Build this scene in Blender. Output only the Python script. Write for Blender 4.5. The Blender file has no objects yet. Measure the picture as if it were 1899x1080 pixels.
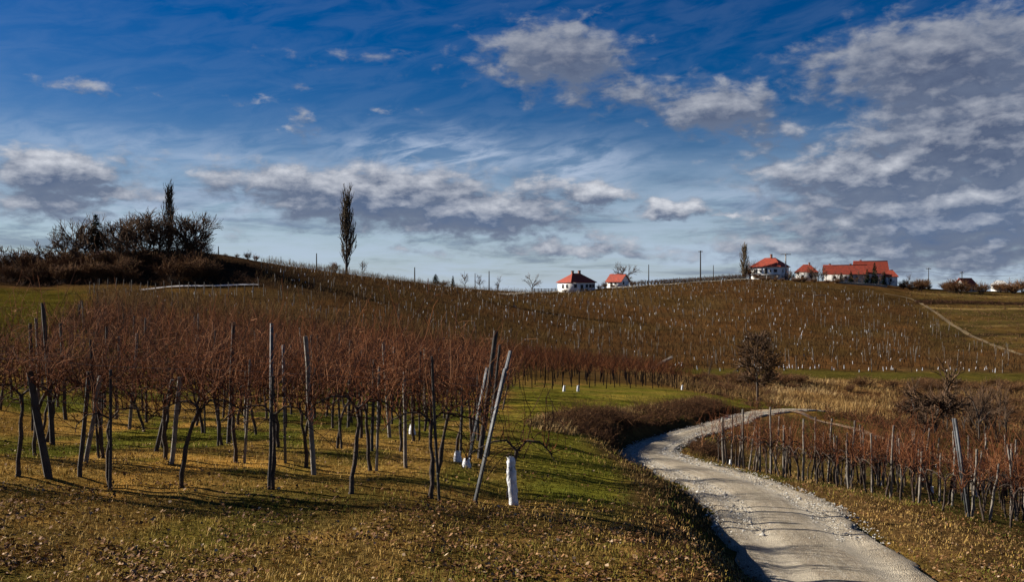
import bpy, math, random
import numpy as np
from mathutils import Vector

R = math.radians
rng = np.random.default_rng(11)
random.seed(11)
SC = bpy.context.scene
COL = SC.collection
F = 1645.0                      # focal length in photograph pixels (photo 1899 x 1080)

# ------------------------------------------------------------------ camera
cam = bpy.data.objects.new('camera', bpy.data.cameras.new('camera'))
COL.objects.link(cam)
cam.data.sensor_width = 36.0
cam.data.lens = 36.0 * F / 1899.0
cam.data.clip_start = 0.1
cam.data.clip_end = 20000
cam.location = (0, 0, 0)
cam.rotation_euler = (R(90), 0, 0)
SC.camera = cam

# ------------------------------------------------------------------ world, sun, exposure
SUN_AZ = R(-72)                 # measured from +Y (view direction) towards +X
SUN_EL = R(24)
SC.view_settings.view_transform = 'Standard'
SC.view_settings.look = 'None'
SC.view_settings.gamma = 1.0
SC.view_settings.use_curve_mapping = False
SC.view_settings.exposure = 1.15
SC.cycles.max_bounces = 4
SC.cycles.diffuse_bounces = 2
SC.cycles.glossy_bounces = 2

sl = bpy.data.lights.new('sun', 'SUN')
sl.energy = 5.0
sl.angle = R(0.5)
sl.color = (1.0, 0.93, 0.82)
so = bpy.data.objects.new('sun', sl)
COL.objects.link(so)
sdir = Vector((math.sin(SUN_AZ) * math.cos(SUN_EL), math.cos(SUN_AZ) * math.cos(SUN_EL), math.sin(SUN_EL)))
so.rotation_euler = sdir.to_track_quat('Z', 'Y').to_euler()
so.location = (-30, 20, 40)


class NT:
    """small helper to write node trees"""
    def __init__(self, tree):
        self.t = tree

    def n(self, typ, **kw):
        nd = self.t.nodes.new(typ)
        for k, v in kw.items():
            setattr(nd, k, v)
        return nd

    def link(self, a, b):
        self.t.links.new(a, b)

    def put(self, sock, v):
        if hasattr(v, 'links'):
            self.t.links.new(v, sock)
        else:
            sock.default_value = v

    def m(self, op, a, b=None, c=None, clamp=False):
        nd = self.n('ShaderNodeMath', operation=op, use_clamp=clamp)
        self.put(nd.inputs[0], a)
        if b is not None:
            self.put(nd.inputs[1], b)
        if c is not None:
            self.put(nd.inputs[2], c)
        return nd.outputs[0]

    def mix(self, fac, a, b, typ='MIX'):
        nd = self.n('ShaderNodeMix', data_type='RGBA', blend_type=typ)
        self.put(nd.inputs[0], fac)
        self.put(nd.inputs[6], a)
        self.put(nd.inputs[7], b)
        return nd.outputs[2]

    def smooth(self, v, lo, hi, a=0.0, b=1.0):
        nd = self.n('ShaderNodeMapRange', interpolation_type='SMOOTHSTEP')
        self.put(nd.inputs[0], v)
        for i, x in enumerate((lo, hi, a, b)):
            nd.inputs[i + 1].default_value = x
        return nd.outputs[0]

    def noise(self, vec, scale, detail=4, rough=0.55, dist=0.0):
        nd = self.n('ShaderNodeTexNoise')
        if vec is not None:
            self.put(nd.inputs['Vector'], vec)
        nd.inputs['Scale'].default_value = scale
        nd.inputs['Detail'].default_value = detail
        nd.inputs['Roughness'].default_value = rough
        nd.inputs['Distortion'].default_value = dist
        return nd.outputs['Fac']


# clouds of the day: azimuth / elevation in degrees, half sizes in degrees, weight
def blob(px, py, rx, ry, w):
    az = math.degrees(math.atan((px - 949.5) / F))
    el = math.degrees(math.atan((540 - py) / F * math.cos(R(az))))
    return (az, el, rx / 28.7, ry / 28.7, w)

CLOUDS = [blob(*a) for a in [
    (1760, 115, 220, 80, 1.05), (1830, 250, 210, 120, 1.05), (1640, 320, 210, 50, 1.05), (1490, 320, 120, 24, .75), (1700, 250, 140, 60, .8),
    (1790, 390, 300, 80, 1.05), (1680, 455, 350, 40, .8), (1850, 480, 300, 30, .7),
    (1030, 100, 135, 60, 1.0), (1120, 170, 200, 42, .55), (1345, 200, 110, 50, .95), (1440, 235, 70, 30, .6), (1410, 275, 60, 20, .5),
    (540, 338, 180, 30, .85), (700, 365, 230, 56, 1.1), (880, 395, 210, 44, 1.1), (1000, 418, 110, 22, .6), (850, 335, 60, 20, .6),
    (1110, 358, 75, 26, .95), (1010, 345, 75, 26, .75), (1245, 388, 64, 20, .95), (1350, 398, 32, 9, .6), (1430, 410, 70, 8, .55),
    (1060, 460, 160, 24, .75), (1180, 470, 110, 14, .5), (800, 468, 90, 12, .45), (420, 425, 90, 20, .4),
    (100, 318, 120, 38, 1.0), (150, 352, 130, 18, .8), (80, 375, 110, 34, .75), (180, 400, 120, 20, .5),
    (553, 222, 26, 36, .62), (590, 250, 40, 14, .35), (160, 157, 110, 16, .42), (640, 110, 160, 26, .32), (330, 290, 260, 14, .35),
    (570, 160, 36, 9, .4), (470, 186, 60, 7, .4), (700, 206, 70, 10, .4)]]
WISPS = [blob(*a) for a in [(800, 290, 140, 38, 1.5), (1080, 310, 90, 36, 1.2), (250, 265, 250, 22, .5), (420, 300, 200, 26, .6), (950, 300, 60, 26, .4), (1380, 365, 160, 30, .6), (330, 380, 190, 40, .9)]]

world = bpy.data.worlds.new('World')
SC.world = world
world.use_nodes = True
wt = world.node_tree
wt.nodes.clear()
W = NT(wt)

grp = bpy.data.node_groups.new('cloud_density', 'ShaderNodeTree')
grp.interface.new_socket('Az', in_out='INPUT', socket_type='NodeSocketFloat')
grp.interface.new_socket('El', in_out='INPUT', socket_type='NodeSocketFloat')
grp.interface.new_socket('Density', in_out='OUTPUT', socket_type='NodeSocketFloat')
grp.interface.new_socket('Wisp', in_out='OUTPUT', socket_type='NodeSocketFloat')
G = NT(grp)
gi = G.n('NodeGroupInput')
go = G.n('NodeGroupOutput')
vec = G.n('ShaderNodeCombineXYZ')
G.link(gi.outputs[0], vec.inputs[0])
G.link(G.m('MULTIPLY', gi.outputs[1], 1.9), vec.inputs[1])
warp1 = G.m('SUBTRACT', G.noise(vec.outputs[0], 0.35, 5, .6), 0.5)
vec2 = G.n('ShaderNodeVectorMath', operation='ADD')
G.link(vec.outputs[0], vec2.inputs[0])
vec2.inputs[1].default_value = (37.0, 11.0, 5.0)
warp2 = G.m('SUBTRACT', G.noise(vec2.outputs[0], 0.45, 5, .6), 0.5)
az = G.m('ADD', gi.outputs[0], G.m('MULTIPLY', warp1, 4.0))
el = G.m('ADD', gi.outputs[1], G.m('MULTIPLY', warp2, 1.9))

def blobsum(lst):
    tot = None
    for (a, e, ra, re, w) in lst:
        dx = G.m('DIVIDE', G.m('SUBTRACT', az, a), ra)
        dy = G.m('DIVIDE', G.m('SUBTRACT', el, e), re)
        d2 = G.m('ADD', G.m('MULTIPLY', dx, dx), G.m('MULTIPLY', dy, dy))
        v = G.m('MULTIPLY', G.m('EXPONENT', G.m('MULTIPLY', d2, -0.85)), w)
        tot = v if tot is None else G.m('MAXIMUM', tot, v)
    return tot

bs = blobsum(CLOUDS)
fine = G.m('SUBTRACT', G.noise(vec.outputs[0], 0.62, 8, .56, .25), 0.5)
big = G.m('SUBTRACT', G.noise(vec2.outputs[0], 0.13, 4, .55), 0.5)
den = G.m('ADD', bs, G.m('ADD', G.m('MULTIPLY', fine, 1.10), G.m('MULTIPLY', big, 0.35)))
G.link(den, go.inputs[0])
sv = G.n('ShaderNodeCombineXYZ')
G.link(G.m('ADD', G.m('MULTIPLY', gi.outputs[0], 0.35), G.m('MULTIPLY', gi.outputs[1], -0.25)), sv.inputs[0])
G.link(G.m('ADD', G.m('MULTIPLY', gi.outputs[1], 1.1), G.m('MULTIPLY', gi.outputs[0], -0.12)), sv.inputs[1])
cir = G.noise(sv.outputs[0], 0.9, 7, .6, .6)
G.link(G.m('MULTIPLY', G.m('ADD', blobsum(WISPS), 0.08), G.smooth(cir, 0.34, 0.66)), go.inputs[1])

tc = W.n('ShaderNodeTexCoord')
sep = W.n('ShaderNodeSeparateXYZ')
W.link(tc.outputs['Generated'], sep.inputs[0])
DEG = 180 / math.pi
azd = W.m('MULTIPLY', W.m('ARCTAN2', sep.outputs[0], sep.outputs[1]), DEG)
eld = W.m('MULTIPLY', W.m('ARCSINE', sep.outputs[2]), DEG)
g1 = W.n('ShaderNodeGroup'); g1.node_tree = grp
W.link(azd, g1.inputs[0]); W.link(eld, g1.inputs[1])
g2 = W.n('ShaderNodeGroup'); g2.node_tree = grp
W.link(W.m('ADD', azd, -0.35), g2.inputs[0]); W.link(W.m('ADD', eld, 0.75), g2.inputs[1])

sky = W.n('ShaderNodeTexSky')
sky.sky_type = 'NISHITA'
sky.sun_disc = False
sky.sun_elevation = SUN_EL
sky.sun_rotation = SUN_AZ
sky.altitude = 400
sky.air_density = 1.0
sky.dust_density = 0.4
sky.ozone_density = 2.5
hs = W.n('ShaderNodeHueSaturation')
hs.inputs['Hue'].default_value = 0.519
hs.inputs['Saturation'].default_value = 1.6
hs.inputs['Value'].default_value = 0.27
W.link(sky.outputs[0], hs.inputs['Color'])
KS = 7.8                        # cloud radiance is given in sky units (strength 0.1)
def kc(c):
    return (c[0] * KS, c[1] * KS, c[2] * KS, 1)
# bright veil of thin haze low over the horizon
veil_n = W.noise(None, 2.0, 4)
sv_ = W.n('ShaderNodeCombineXYZ')
W.link(W.m('MULTIPLY', azd, 0.085), sv_.inputs[0]); W.link(W.m('MULTIPLY', eld, 0.62), sv_.inputs[1])
strata = W.noise(sv_.outputs[0], 1.0, 7, .62, .35)
veil = W.m('MULTIPLY', W.smooth(eld, 12.0, 1.0), W.smooth(strata, 0.72, 0.36, 0.30, 0.85))
c0 = W.mix(veil, hs.outputs[0], kc((0.27, 0.335, 0.43)))
c0 = W.mix(W.m('MULTIPLY', W.m('MULTIPLY', W.smooth(strata, 0.50, 0.64), W.smooth(eld, 9.5, 4.0)), 0.6), c0, kc((0.075, 0.105, 0.185)))
c0 = W.mix(W.m('MULTIPLY', g1.outputs['Wisp'], 0.6, clamp=True), c0, kc((0.29, 0.34, 0.43)))
alpha = W.smooth(g1.outputs['Density'], 0.22, 0.70)
lit = W.m('ADD', W.m('MULTIPLY', W.m('SUBTRACT', g1.outputs['Density'], g2.outputs['Density']), 1.25), 0.09, clamp=True)
low = W.smooth(eld, 9.0, 2.0)
dark = W.mix(low, kc((0.046, 0.061, 0.105)), kc((0.050, 0.082, 0.155)))
thick = W.smooth(g1.outputs['Density'], 0.55, 1.25)
dark = W.mix(thick, kc((0.080, 0.100, 0.148)), dark)
ccol = W.mix(lit, dark, W.mix(W.smooth(eld, 15.0, 7.0), kc((0.245, 0.255, 0.285)), kc((0.39, 0.40, 0.43))))
c1 = W.mix(W.m('MULTIPLY', alpha, 0.93), c0, ccol)
bg = W.n('ShaderNodeBackground')
bg.inputs['Strength'].default_value = 0.1
W.link(c1, bg.inputs['Color'])
world.cycles.sampling_method = 'MANUAL'
world.cycles.sample_map_resolution = 256
wo = W.n('ShaderNodeOutputWorld')
W.link(bg.outputs[0], wo.inputs[0])


# ------------------------------------------------------------------ mesh helpers
def mesh_np(name, V, faces, smooth=False, attrs=None):
    """faces: (n,3) or (n,4) int array, or list of such arrays"""
    if not isinstance(faces, list):
        faces = [faces]
    faces = [np.asarray(f, dtype=np.int32) for f in faces if len(f)]
    me = bpy.data.meshes.new(name)
    V = np.asarray(V, dtype=np.float32).reshape(-1, 3)
    me.vertices.add(len(V))
    me.vertices.foreach_set('co', V.ravel())
    loops = np.concatenate([f.ravel() for f in faces])
    tot = np.concatenate([np.full(len(f), f.shape[1], np.int32) for f in faces])
    start = np.concatenate([[0], np.cumsum(tot)[:-1]]).astype(np.int32)
    me.loops.add(len(loops))
    me.loops.foreach_set('vertex_index', loops.astype(np.int32))
    me.polygons.add(len(tot))
    me.polygons.foreach_set('loop_start', start)
    me.polygons.foreach_set('loop_total', tot)
    if smooth:
        me.polygons.foreach_set('use_smooth', np.ones(len(tot), bool))
    me.update(calc_edges=True)
    me.validate()
    for k, a in (attrs or {}).items():
        a = np.asarray(a, dtype=np.float32)
        if a.ndim == 1:
            at = me.attributes.new(k, 'FLOAT', 'POINT')
            at.data.foreach_set('value', a)
        else:
            at = me.attributes.new(k, 'FLOAT_COLOR', 'POINT')
            at.data.foreach_set('color', np.column_stack([a, np.ones(len(a))]).astype(np.float32).ravel())
    return me


def obj(name, me, mat=None, parent=None, loc=None, rz=None):
    o = bpy.data.objects.new(name, me)
    COL.objects.link(o)
    if mat is not None and me is not None and not me.materials:
        me.materials.append(mat)
    if parent is not None:
        o.parent = parent
    if loc is not None:
        o.location = loc
    if rz is not None:
        o.rotation_euler = (0, 0, rz)
    return o


def tag(o, label=None, cat=None, group=None, kind=None):
    if label: o['label'] = label
    if cat: o['category'] = cat
    if group: o['group'] = group
    if kind: o['kind'] = kind
    return o


def thing(name, label, cat, loc, rz=0.0, group=None):
    o = bpy.data.objects.new(name, None)
    COL.objects.link(o)
    o.empty_display_size = 0.2
    o.location = loc
    o.rotation_euler = (0, 0, rz)
    return tag(o, label, cat, group)


def copy_tree(o, loc, rz, label=None, group=None, scale=None, rot=None):
    r = o.copy(); COL.objects.link(r)
    r.location = loc
    r.rotation_euler = rot if rot is not None else (0, 0, rz)
    if scale is not None:
        r.scale = scale
    if label: r['label'] = label
    if group: r['group'] = group
    for ch in PARTS.get(o.name, []):
        c = ch.copy(); COL.objects.link(c); c.parent = r
    return r

PARTS = {}

def tubes(P, Rad, S=3):
    """P (N,K,3) polylines, Rad (N,K) radii -> verts, quads"""
    P = np.asarray(P, float); Rad = np.asarray(Rad, float)
    N, K, _ = P.shape
    T = np.empty_like(P)
    T[:, 1:-1] = P[:, 2:] - P[:, :-2]
    T[:, 0] = P[:, 1] - P[:, 0]
    T[:, -1] = P[:, -1] - P[:, -2]
    T /= np.linalg.norm(T, axis=2, keepdims=True) + 1e-9
    main = T.mean(axis=1, keepdims=True)
    ref = np.where(np.abs(main[..., 2:3]) > 0.8, np.array([1.0, 0.13, 0]), np.array([0.1, 0, 1.0]))
    ref = np.broadcast_to(ref, P.shape)
    A = np.cross(T, ref); A /= np.linalg.norm(A, axis=2, keepdims=True) + 1e-9
    B = np.cross(T, A)
    ang = np.arange(S) * 2 * np.pi / S
    V = P[:, :, None] + Rad[:, :, None, None] * (A[:, :, None] * np.cos(ang)[None, None, :, None] + B[:, :, None] * np.sin(ang)[None, None, :, None])
    V = V.reshape(-1, 3)
    base = (np.arange(N) * K * S)[:, None, None]
    k = (np.arange(K - 1) * S)[None, :, None]
    s = np.arange(S)[None, None, :]
    s2 = (s + 1) % S
    a = base + k + s; b = base + k + s2
    return V, np.stack([a, b, b + S, a + S], axis=-1).reshape(-1, 4)


def strips(P, Wd, side):
    """flat blades: P (N,K,3), Wd (N,K), side (N,3)"""
    N, K, _ = P.shape
    off = side[:, None, :] * Wd[..., None]
    V = np.stack([P - off, P + off], axis=2).reshape(-1, 3)
    base = (np.arange(N) * K * 2)[:, None]
    k = (np.arange(K - 1) * 2)[None, :]
    a = base + k
    return V, np.stack([a, a + 1, a + 3, a + 2], axis=-1).reshape(-1, 4)


class MB:
    """collects pieces into one mesh"""
    def __init__(self):
        self.V = []; self.Q = []; self.T = []; self.n = 0; self.A = []

    def add(self, V, Fc, a=None):
        V = np.asarray(V, float).reshape(-1, 3); Fc = np.asarray(Fc, int)
        self.V.append(V)
        (self.Q if Fc.shape[1] == 4 else self.T).append(Fc + self.n)
        self.n += len(V)
        self.A.append(np.full(len(V), 0.5) if a is None else np.broadcast_to(np.asarray(a, float), (len(V),)))
        return self

    def box(self, x0, x1, y0, y1, z0, z1):
        V = [(x, y, z) for z in (z0, z1) for y in (y0, y1) for x in (x0, x1)]
        return self.add(V, [(0, 2, 3, 1), (4, 5, 7, 6), (0, 1, 5, 4), (2, 6, 7, 3), (0, 4, 6, 2), (1, 3, 7, 5)])

    def poly(self, pts):
        if len(pts) == 4:
            return self.add(pts, [(0, 1, 2, 3)])
        return self.add(pts, [(0, 1, 2)])

    def mesh(self, name, smooth=False):
        V = np.concatenate(self.V)
        fs = []
        if self.Q: fs.append(np.concatenate(self.Q))
        if self.T: fs.append(np.concatenate(self.T))
        return mesh_np(name, V, fs, smooth, {'tint': np.concatenate(self.A)})


# ------------------------------------------------------------------ materials
def principled(name):
    m = bpy.data.materials.new(name)
    m.use_nodes = True
    t = NT(m.node_tree)
    b = m.node_tree.nodes['Principled BSDF']
    return m, t, b


def mat(name, c1, c2=None, scale=8.0, rough=0.8, bump=0.0, bscale=None, metallic=0.0, spec=0.3):
    m, t, b = principled(name)
    c2 = c2 or tuple(x * 0.6 for x in c1)
    tc = t.n('ShaderNodeTexCoord')
    nz = t.noise(tc.outputs['Object'], scale, 5, .6)
    f = t.smooth(nz, 0.35, 0.68)
    t.put(b.inputs['Base Color'], t.mix(f, (*c1, 1), (*c2, 1)))
    b.inputs['Roughness'].default_value = rough
    b.inputs['Metallic'].default_value = metallic
    b.inputs['Specular IOR Level'].default_value = spec
    if bump:
        bn = t.n('ShaderNodeBump')
        bn.inputs['Strength'].default_value = bump
        bn.inputs['Distance'].default_value = 0.02
        t.link(t.noise(tc.outputs['Object'], bscale or scale * 3, 5, .6), bn.inputs['Height'])
        t.link(bn.outputs[0], b.inputs['Normal'])
    return m


def mat_tint(name, cols, rough=0.85, spec=0.04, trans=0.0):
    """colour varies piece by piece through the mesh attribute tint"""
    m, t, b = principled(name)
    at = t.n('ShaderNodeAttribute', attribute_name='tint')
    cr = t.n('ShaderNodeValToRGB')
    while len(cr.color_ramp.elements) < len(cols):
        cr.color_ramp.elements.new(0.5)
    for i, c in enumerate(cols):
        cr.color_ramp.elements[i].position = i / (len(cols) - 1)
        cr.color_ramp.elements[i].color = (*c, 1)
    t.link(at.outputs['Fac'], cr.inputs[0])
    t.link(cr.outputs[0], b.inputs['Base Color'])
    b.inputs['Roughness'].default_value = rough
    b.inputs['Specular IOR Level'].default_value = spec
    return m


M = {}
M['bark'] = mat('vine_bark', (0.075, 0.052, 0.037), (0.022, 0.016, 0.013), 14, .9, .8, 60)
M['cane'] = mat_tint('vine_cane', [(0.014, 0.009, 0.008), (0.055, 0.020, 0.013), (0.13, 0.043, 0.017), (0.20, 0.070, 0.026), (0.34, 0.17, 0.085)], .85, .05)
M['cane_far'] = mat_tint('far_cane', [(0.030, 0.017, 0.009), (0.125, 0.056, 0.019), (0.15, 0.085, 0.026), (0.25, 0.16, 0.068)], .85, .05)
M['treebark'] = mat('tree_bark', (0.060, 0.045, 0.034), (0.026, 0.020, 0.017), 3, .9, .5, 20)
M['twig'] = mat_tint('tree_twig', [(0.028, 0.019, 0.013), (0.095, 0.058, 0.036), (0.18, 0.11, 0.064)], .85)
M['poplar'] = mat_tint('poplar_twig', [(0.036, 0.028, 0.020), (0.09, 0.068, 0.044), (0.19, 0.145, 0.095)], .85)
M['scrub'] = mat_tint('scrub_twig', [(0.022, 0.014, 0.010), (0.075, 0.036, 0.020), (0.15, 0.075, 0.032), (0.26, 0.16, 0.075)], .85)
M['drygrass'] = mat_tint('dry_grass', [(0.09, 0.05, 0.02), (0.24, 0.145, 0.05), (0.36, 0.24, 0.10), (0.46, 0.33, 0.16)], .8)
M['grass'] = mat_tint('meadow_grass', [(0.026, 0.036, 0.006), (0.085, 0.100, 0.012), (0.18, 0.155, 0.026), (0.34, 0.215, 0.055), (0.46, 0.30, 0.10)], .7)
M['leaf'] = mat_tint('fallen_leaf', [(0.06, 0.028, 0.014), (0.18, 0.085, 0.035), (0.33, 0.20, 0.10), (0.55, 0.42, 0.28)], .6)
M['conifer'] = mat_tint('conifer_needles', [(0.006, 0.010, 0.006), (0.014, 0.024, 0.012), (0.03, 0.045, 0.02)], .8)
M['wood'] = mat('weathered_wood', (0.20, 0.175, 0.145), (0.09, 0.075, 0.06), 6, .9, .5, 40)
M['darkwood'] = mat('dark_wood', (0.055, 0.048, 0.042), (0.025, 0.021, 0.018), 6, .9, .5, 40)
M['steel'] = mat('galvanised_steel', (0.10, 0.105, 0.11), (0.035, 0.035, 0.038), 5, .6, .4, 30, metallic=.25, spec=.5)
M['concrete'] = mat('concrete_pole', (0.42, 0.40, 0.37), (0.28, 0.27, 0.25), 2, .9, .2)
M['plastic'] = mat('white_plastic', (0.70, 0.71, 0.72), (0.42, 0.43, 0.45), 11, .35, .8, 22, spec=.5)
M['plaster'] = mat('white_plaster', (0.80, 0.78, 0.73), (0.68, 0.66, 0.61), .7, .9, .1)
M['greyplaster'] = mat('grey_plaster', (0.46, 0.45, 0.43), (0.34, 0.33, 0.31), .7, .9, .1)
M['tile'] = mat('red_tile', (0.31, 0.046, 0.020), (0.17, 0.034, 0.020), 1.6, .8, .5, 9)
M['tile_dark'] = mat('dark_tile', (0.20, 0.075, 0.05), (0.10, 0.05, 0.04), .9, .8, .5, 9)
M['glass'] = mat('window_glass', (0.02, 0.022, 0.026), (0.012, 0.012, 0.014), 1, .15, 0, spec=.5)
M['frame'] = mat('window_frame', (0.62, 0.60, 0.56), None, 3, .6)
M['brick'] = mat('chimney_brick', (0.22, 0.10, 0.07), (0.12, 0.06, 0.05), 4, .9)
M['stone'] = mat('field_stone', (0.42, 0.39, 0.33), (0.20, 0.18, 0.15), 1.5, .9, .6, 8)
M['wire'] = mat('wire', (0.12, 0.12, 0.12), None, 5, .5, metallic=.6)


# ------------------------------------------------------------------ terrain
def vnoise(x, y, s, seed=0):
    """smooth value noise, 0..1"""
    x = np.asarray(x, float) / s; y = np.asarray(y, float) / s
    xi = np.floor(x).astype(np.int64); yi = np.floor(y).astype(np.int64)
    fx = x - xi; fy = y - yi
    fx = fx * fx * (3 - 2 * fx); fy = fy * fy * (3 - 2 * fy)
    def h(a, b):
        v = np.sin(a * 127.1 + b * 311.7 + seed * 74.7) * 43758.5453
        return v - np.floor(v)
    return (h(xi, yi) * (1 - fx) + h(xi + 1, yi) * fx) * (1 - fy) + (h(xi, yi + 1) * (1 - fx) + h(xi + 1, yi + 1) * fx) * fy


def P3(px, py, Y):
    return ((px - 949.5) / F * Y, Y, (540 - py) / F * Y)

CTRL = [P3(*a) for a in [
    # first vine row and the grass before it
    (85, 888, 11.7), (500, 907, 11.7), (880, 930, 11.7), (0, 1095, 7), (949, 1115, 7),
    (60, 775, 20), (500, 795, 20), (900, 807, 20), (1100, 835, 20),
    (900, 765, 30), (500, 742, 30), (100, 680, 30), (1150, 780, 30),
    (100, 612, 52), (300, 637, 50), (700, 687, 50), (950, 716, 50), (1150, 730, 48), (1280, 724, 62), (1300, 742, 45),
    # middle
    (60, 560, 110), (300, 573, 100), (700, 618, 100), (950, 662, 100), (1220, 690, 104), (180, 545, 130),
    (700, 572, 150), (950, 612, 160), (500, 560, 140), (1220, 640, 160), (1220, 590, 220),
    # knoll and left ridge
    (60, 532, 150), (170, 530, 150), (290, 532, 150), (480, 530, 152), (380, 532, 150),
    (300, 478, 175), (100, 492, 175), (-150, 500, 170), (430, 480, 180), (-300, 530, 150),
    (490, 488, 205), (640, 508, 228), (780, 527, 255), (860, 537, 272), (950, 542, 285), (1020, 545, 290),
    # ridge with the houses
    (1150, 533, 305), (1250, 527, 312), (1370, 519, 325), (1450, 520, 335), (1600, 524, 340), (1700, 535, 340), (1850, 541, 350), (2100, 545, 350),
    # hill side
    (1350, 590, 220), (1500, 590, 222), (1500, 640, 165), (1500, 692, 112), (1350, 692, 110), (1700, 692, 114), (1850, 692, 116), (2100, 690, 118),
    (1700, 600, 220), (1850, 600, 225), (1850, 640, 175), (1700, 560, 280), (1850, 570, 270), (2100, 600, 230),
    # valley with the scrub
    (1450, 730, 88), (1600, 742, 86), (1800, 748, 84), (2000, 760, 82), (1350, 728, 80),
    # right vineyard and the verge
    (1440, 764, 48), (1600, 800, 42), (1790, 868, 34), (2000, 900, 30),
    (1340, 862, 26.5), (1450, 885, 22.6), (1570, 908, 19.8), (1680, 930, 18), (1800, 962, 16), (1900, 1020, 13.8), (1700, 1010, 13),
]]
CTRL += [(0, 0, -1.75), (-8, 0, -1.5), (8, 2, -3.4), (0, -12, -1.2), (-12, -12, -0.8), (12, -12, -3.0), (-20, 8, -1.2), (14, 9, -4.3),
         (-60, 40, 0.5), (-90, 110, 1.0), (-120, 220, 7.0), (60, 50, -10.5), (90, 80, -12.5), (-30, 0, 0),
         (-120, 330, 3.0), (-30, 330, 1.0), (40, 400, -3.5), (120, 430, -2.0), (220, 430, -4.0), (300, 330, -4), (-220, 200, 4),
         (-300, 600, -8), (0, 700, -12), (300, 700, -12), (500, 700, -14), (-500, 700, -14), (0, 1500, -26), (800, 1500, -28), (-800, 1500, -28), (0, 3000, -50), (1700, 3000, -50), (-1700, 3000, -50)]
CTRL = np.array(CTRL, float)


def uv(x, y):
    yy = np.maximum(y, -13.0) + 15.0
    return 2.2 * x / yy, np.log(yy)

def _tps_fit():
    u, v = uv(CTRL[:, 0], CTRL[:, 1])
    n = len(u)
    r2 = (u[:, None] - u[None]) ** 2 + (v[:, None] - v[None]) ** 2
    K = 0.5 * r2 * np.log(r2 + 1e-12)
    K += np.eye(n) * 0.0004
    Pm = np.column_stack([np.ones(n), u, v])
    A = np.zeros((n + 3, n + 3))
    A[:n, :n] = K; A[:n, n:] = Pm; A[n:, :n] = Pm.T
    # fit the tangent of the view angle, which stays even from near to far
    t = CTRL[:, 2] / (np.maximum(CTRL[:, 1], -13) + 15)
    w = np.linalg.solve(A, np.concatenate([t, np.zeros(3)]))
    return u, v, w
_TU, _TV, _TW = _tps_fit()

def natural(x, y):
    x = np.asarray(x, float); y = np.asarray(y, float)
    sh = x.shape
    u, v = uv(x.ravel(), y.ravel())
    out = np.empty(u.shape)
    for i in range(0, len(u), 20000):
        a = u[i:i + 20000]; b = v[i:i + 20000]
        r2 = (a[:, None] - _TU[None]) ** 2 + (b[:, None] - _TV[None]) ** 2
        k = 0.5 * r2 * np.log(r2 + 1e-12)
        out[i:i + 20000] = k @ _TW[:-3] + _TW[-3] + _TW[-2] * a + _TW[-1] * b
    return (out * (np.maximum(y.ravel(), -13) + 15)).reshape(sh)


# gravel road, near to far
ROADC = np.array([(2.2, -10, -2.6), (3.0, -2, -2.95), (3.7, 5.5, -3.25)] + [P3(*a) for a in [
    (1496, 1005, 12.8), (1418, 932, 15.8), (1325, 886, 19.4), (1232, 855, 23.4), (1206, 837, 26.4), (1258, 811, 30.6), (1345, 785, 36.5), (1400, 768, 42)]]
    + [(15.5, 48.5, -6.5), (19.5, 56, -7.6), (23, 66, -9.2)], float)

def catmull(C, per=10):
    out = []
    C = np.vstack([2 * C[0] - C[1], C, 2 * C[-1] - C[-2]])
    for i in range(1, len(C) - 2):
        for k in range(per):
            t = k / per
            out.append(0.5 * ((2 * C[i]) + (-C[i - 1] + C[i + 1]) * t + (2 * C[i - 1] - 5 * C[i] + 4 * C[i + 1] - C[i + 2]) * t * t + (-C[i - 1] + 3 * C[i] - 3 * C[i + 1] + C[i + 2]) * t ** 3))
    out.append(C[-2])
    return np.array(out)
ROAD = catmull(ROADC, 10)
HW = 1.1

def road_dist(x, y):
    """signed distance (left positive) and road height"""
    x = np.asarray(x, float).ravel(); y = np.asarray(y, float).ravel()
    best = np.full(x.shape, 1e9); sg = np.ones(x.shape); z = np.zeros(x.shape)
    for a, b in zip(ROAD[:-1], ROAD[1:]):
        d = b[:2] - a[:2]; L2 = d @ d
        t = np.clip(((x - a[0]) * d[0] + (y - a[1]) * d[1]) / L2, 0, 1)
        qx = x - (a[0] + t * d[0]); qy = y - (a[1] + t * d[1])
        dist = np.hypot(qx, qy)
        k = dist < best
        best[k] = dist[k]
        sg[k] = np.sign(d[0] * qy - d[1] * qx)[k]
        z[k] = (a[2] + t * (b[2] - a[2]))[k]
    return best * sg * (HW / road_hw(y)), z

def road_hw(y):
    return np.interp(y, [12, 20, 26, 34], [1.10, 1.0, .78, .62])

def sstep(v, a, b):
    t = np.clip((v - a) / (b - a), 0, 1)
    return t * t * (3 - 2 * t)

def ground(x, y):
    x = np.asarray(x, float); y = np.asarray(y, float)
    sh = x.shape
    z = natural(x, y)
    xf = x.ravel(); yf = y.ravel(); zf = z.ravel()
    near = sstep(yf, 140, 20)
    zf = zf + ((vnoise(xf, yf, 1.3, 1) - .5) * .10 + (vnoise(xf, yf, .45, 2) - .5) * .05) * near
    zf = zf + (vnoise(xf, yf, 14, 3) - .5) * .5 * sstep(yf, 60, 140) + (vnoise(xf, yf, 4, 4) - .5) * .25 * sstep(yf, 50, 90)
    s, rz = road_dist(xf, yf)
    bw = np.where(s > 0, np.interp(yf, [18, 24], [1.0, 1.35]), 2.6)
    k = sstep(np.abs(s), HW, HW + bw)
    k = np.where(np.abs(s) > 12, 1, k)
    fade = sstep(yf, 62, 50)
    k = 1 - (1 - k) * fade
    zf = (rz - 0.05) * (1 - k) + zf * k
    return zf.reshape(sh)

def gz(x, y):
    return float(ground(np.array([x]), np.array([y]))[0])

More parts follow.
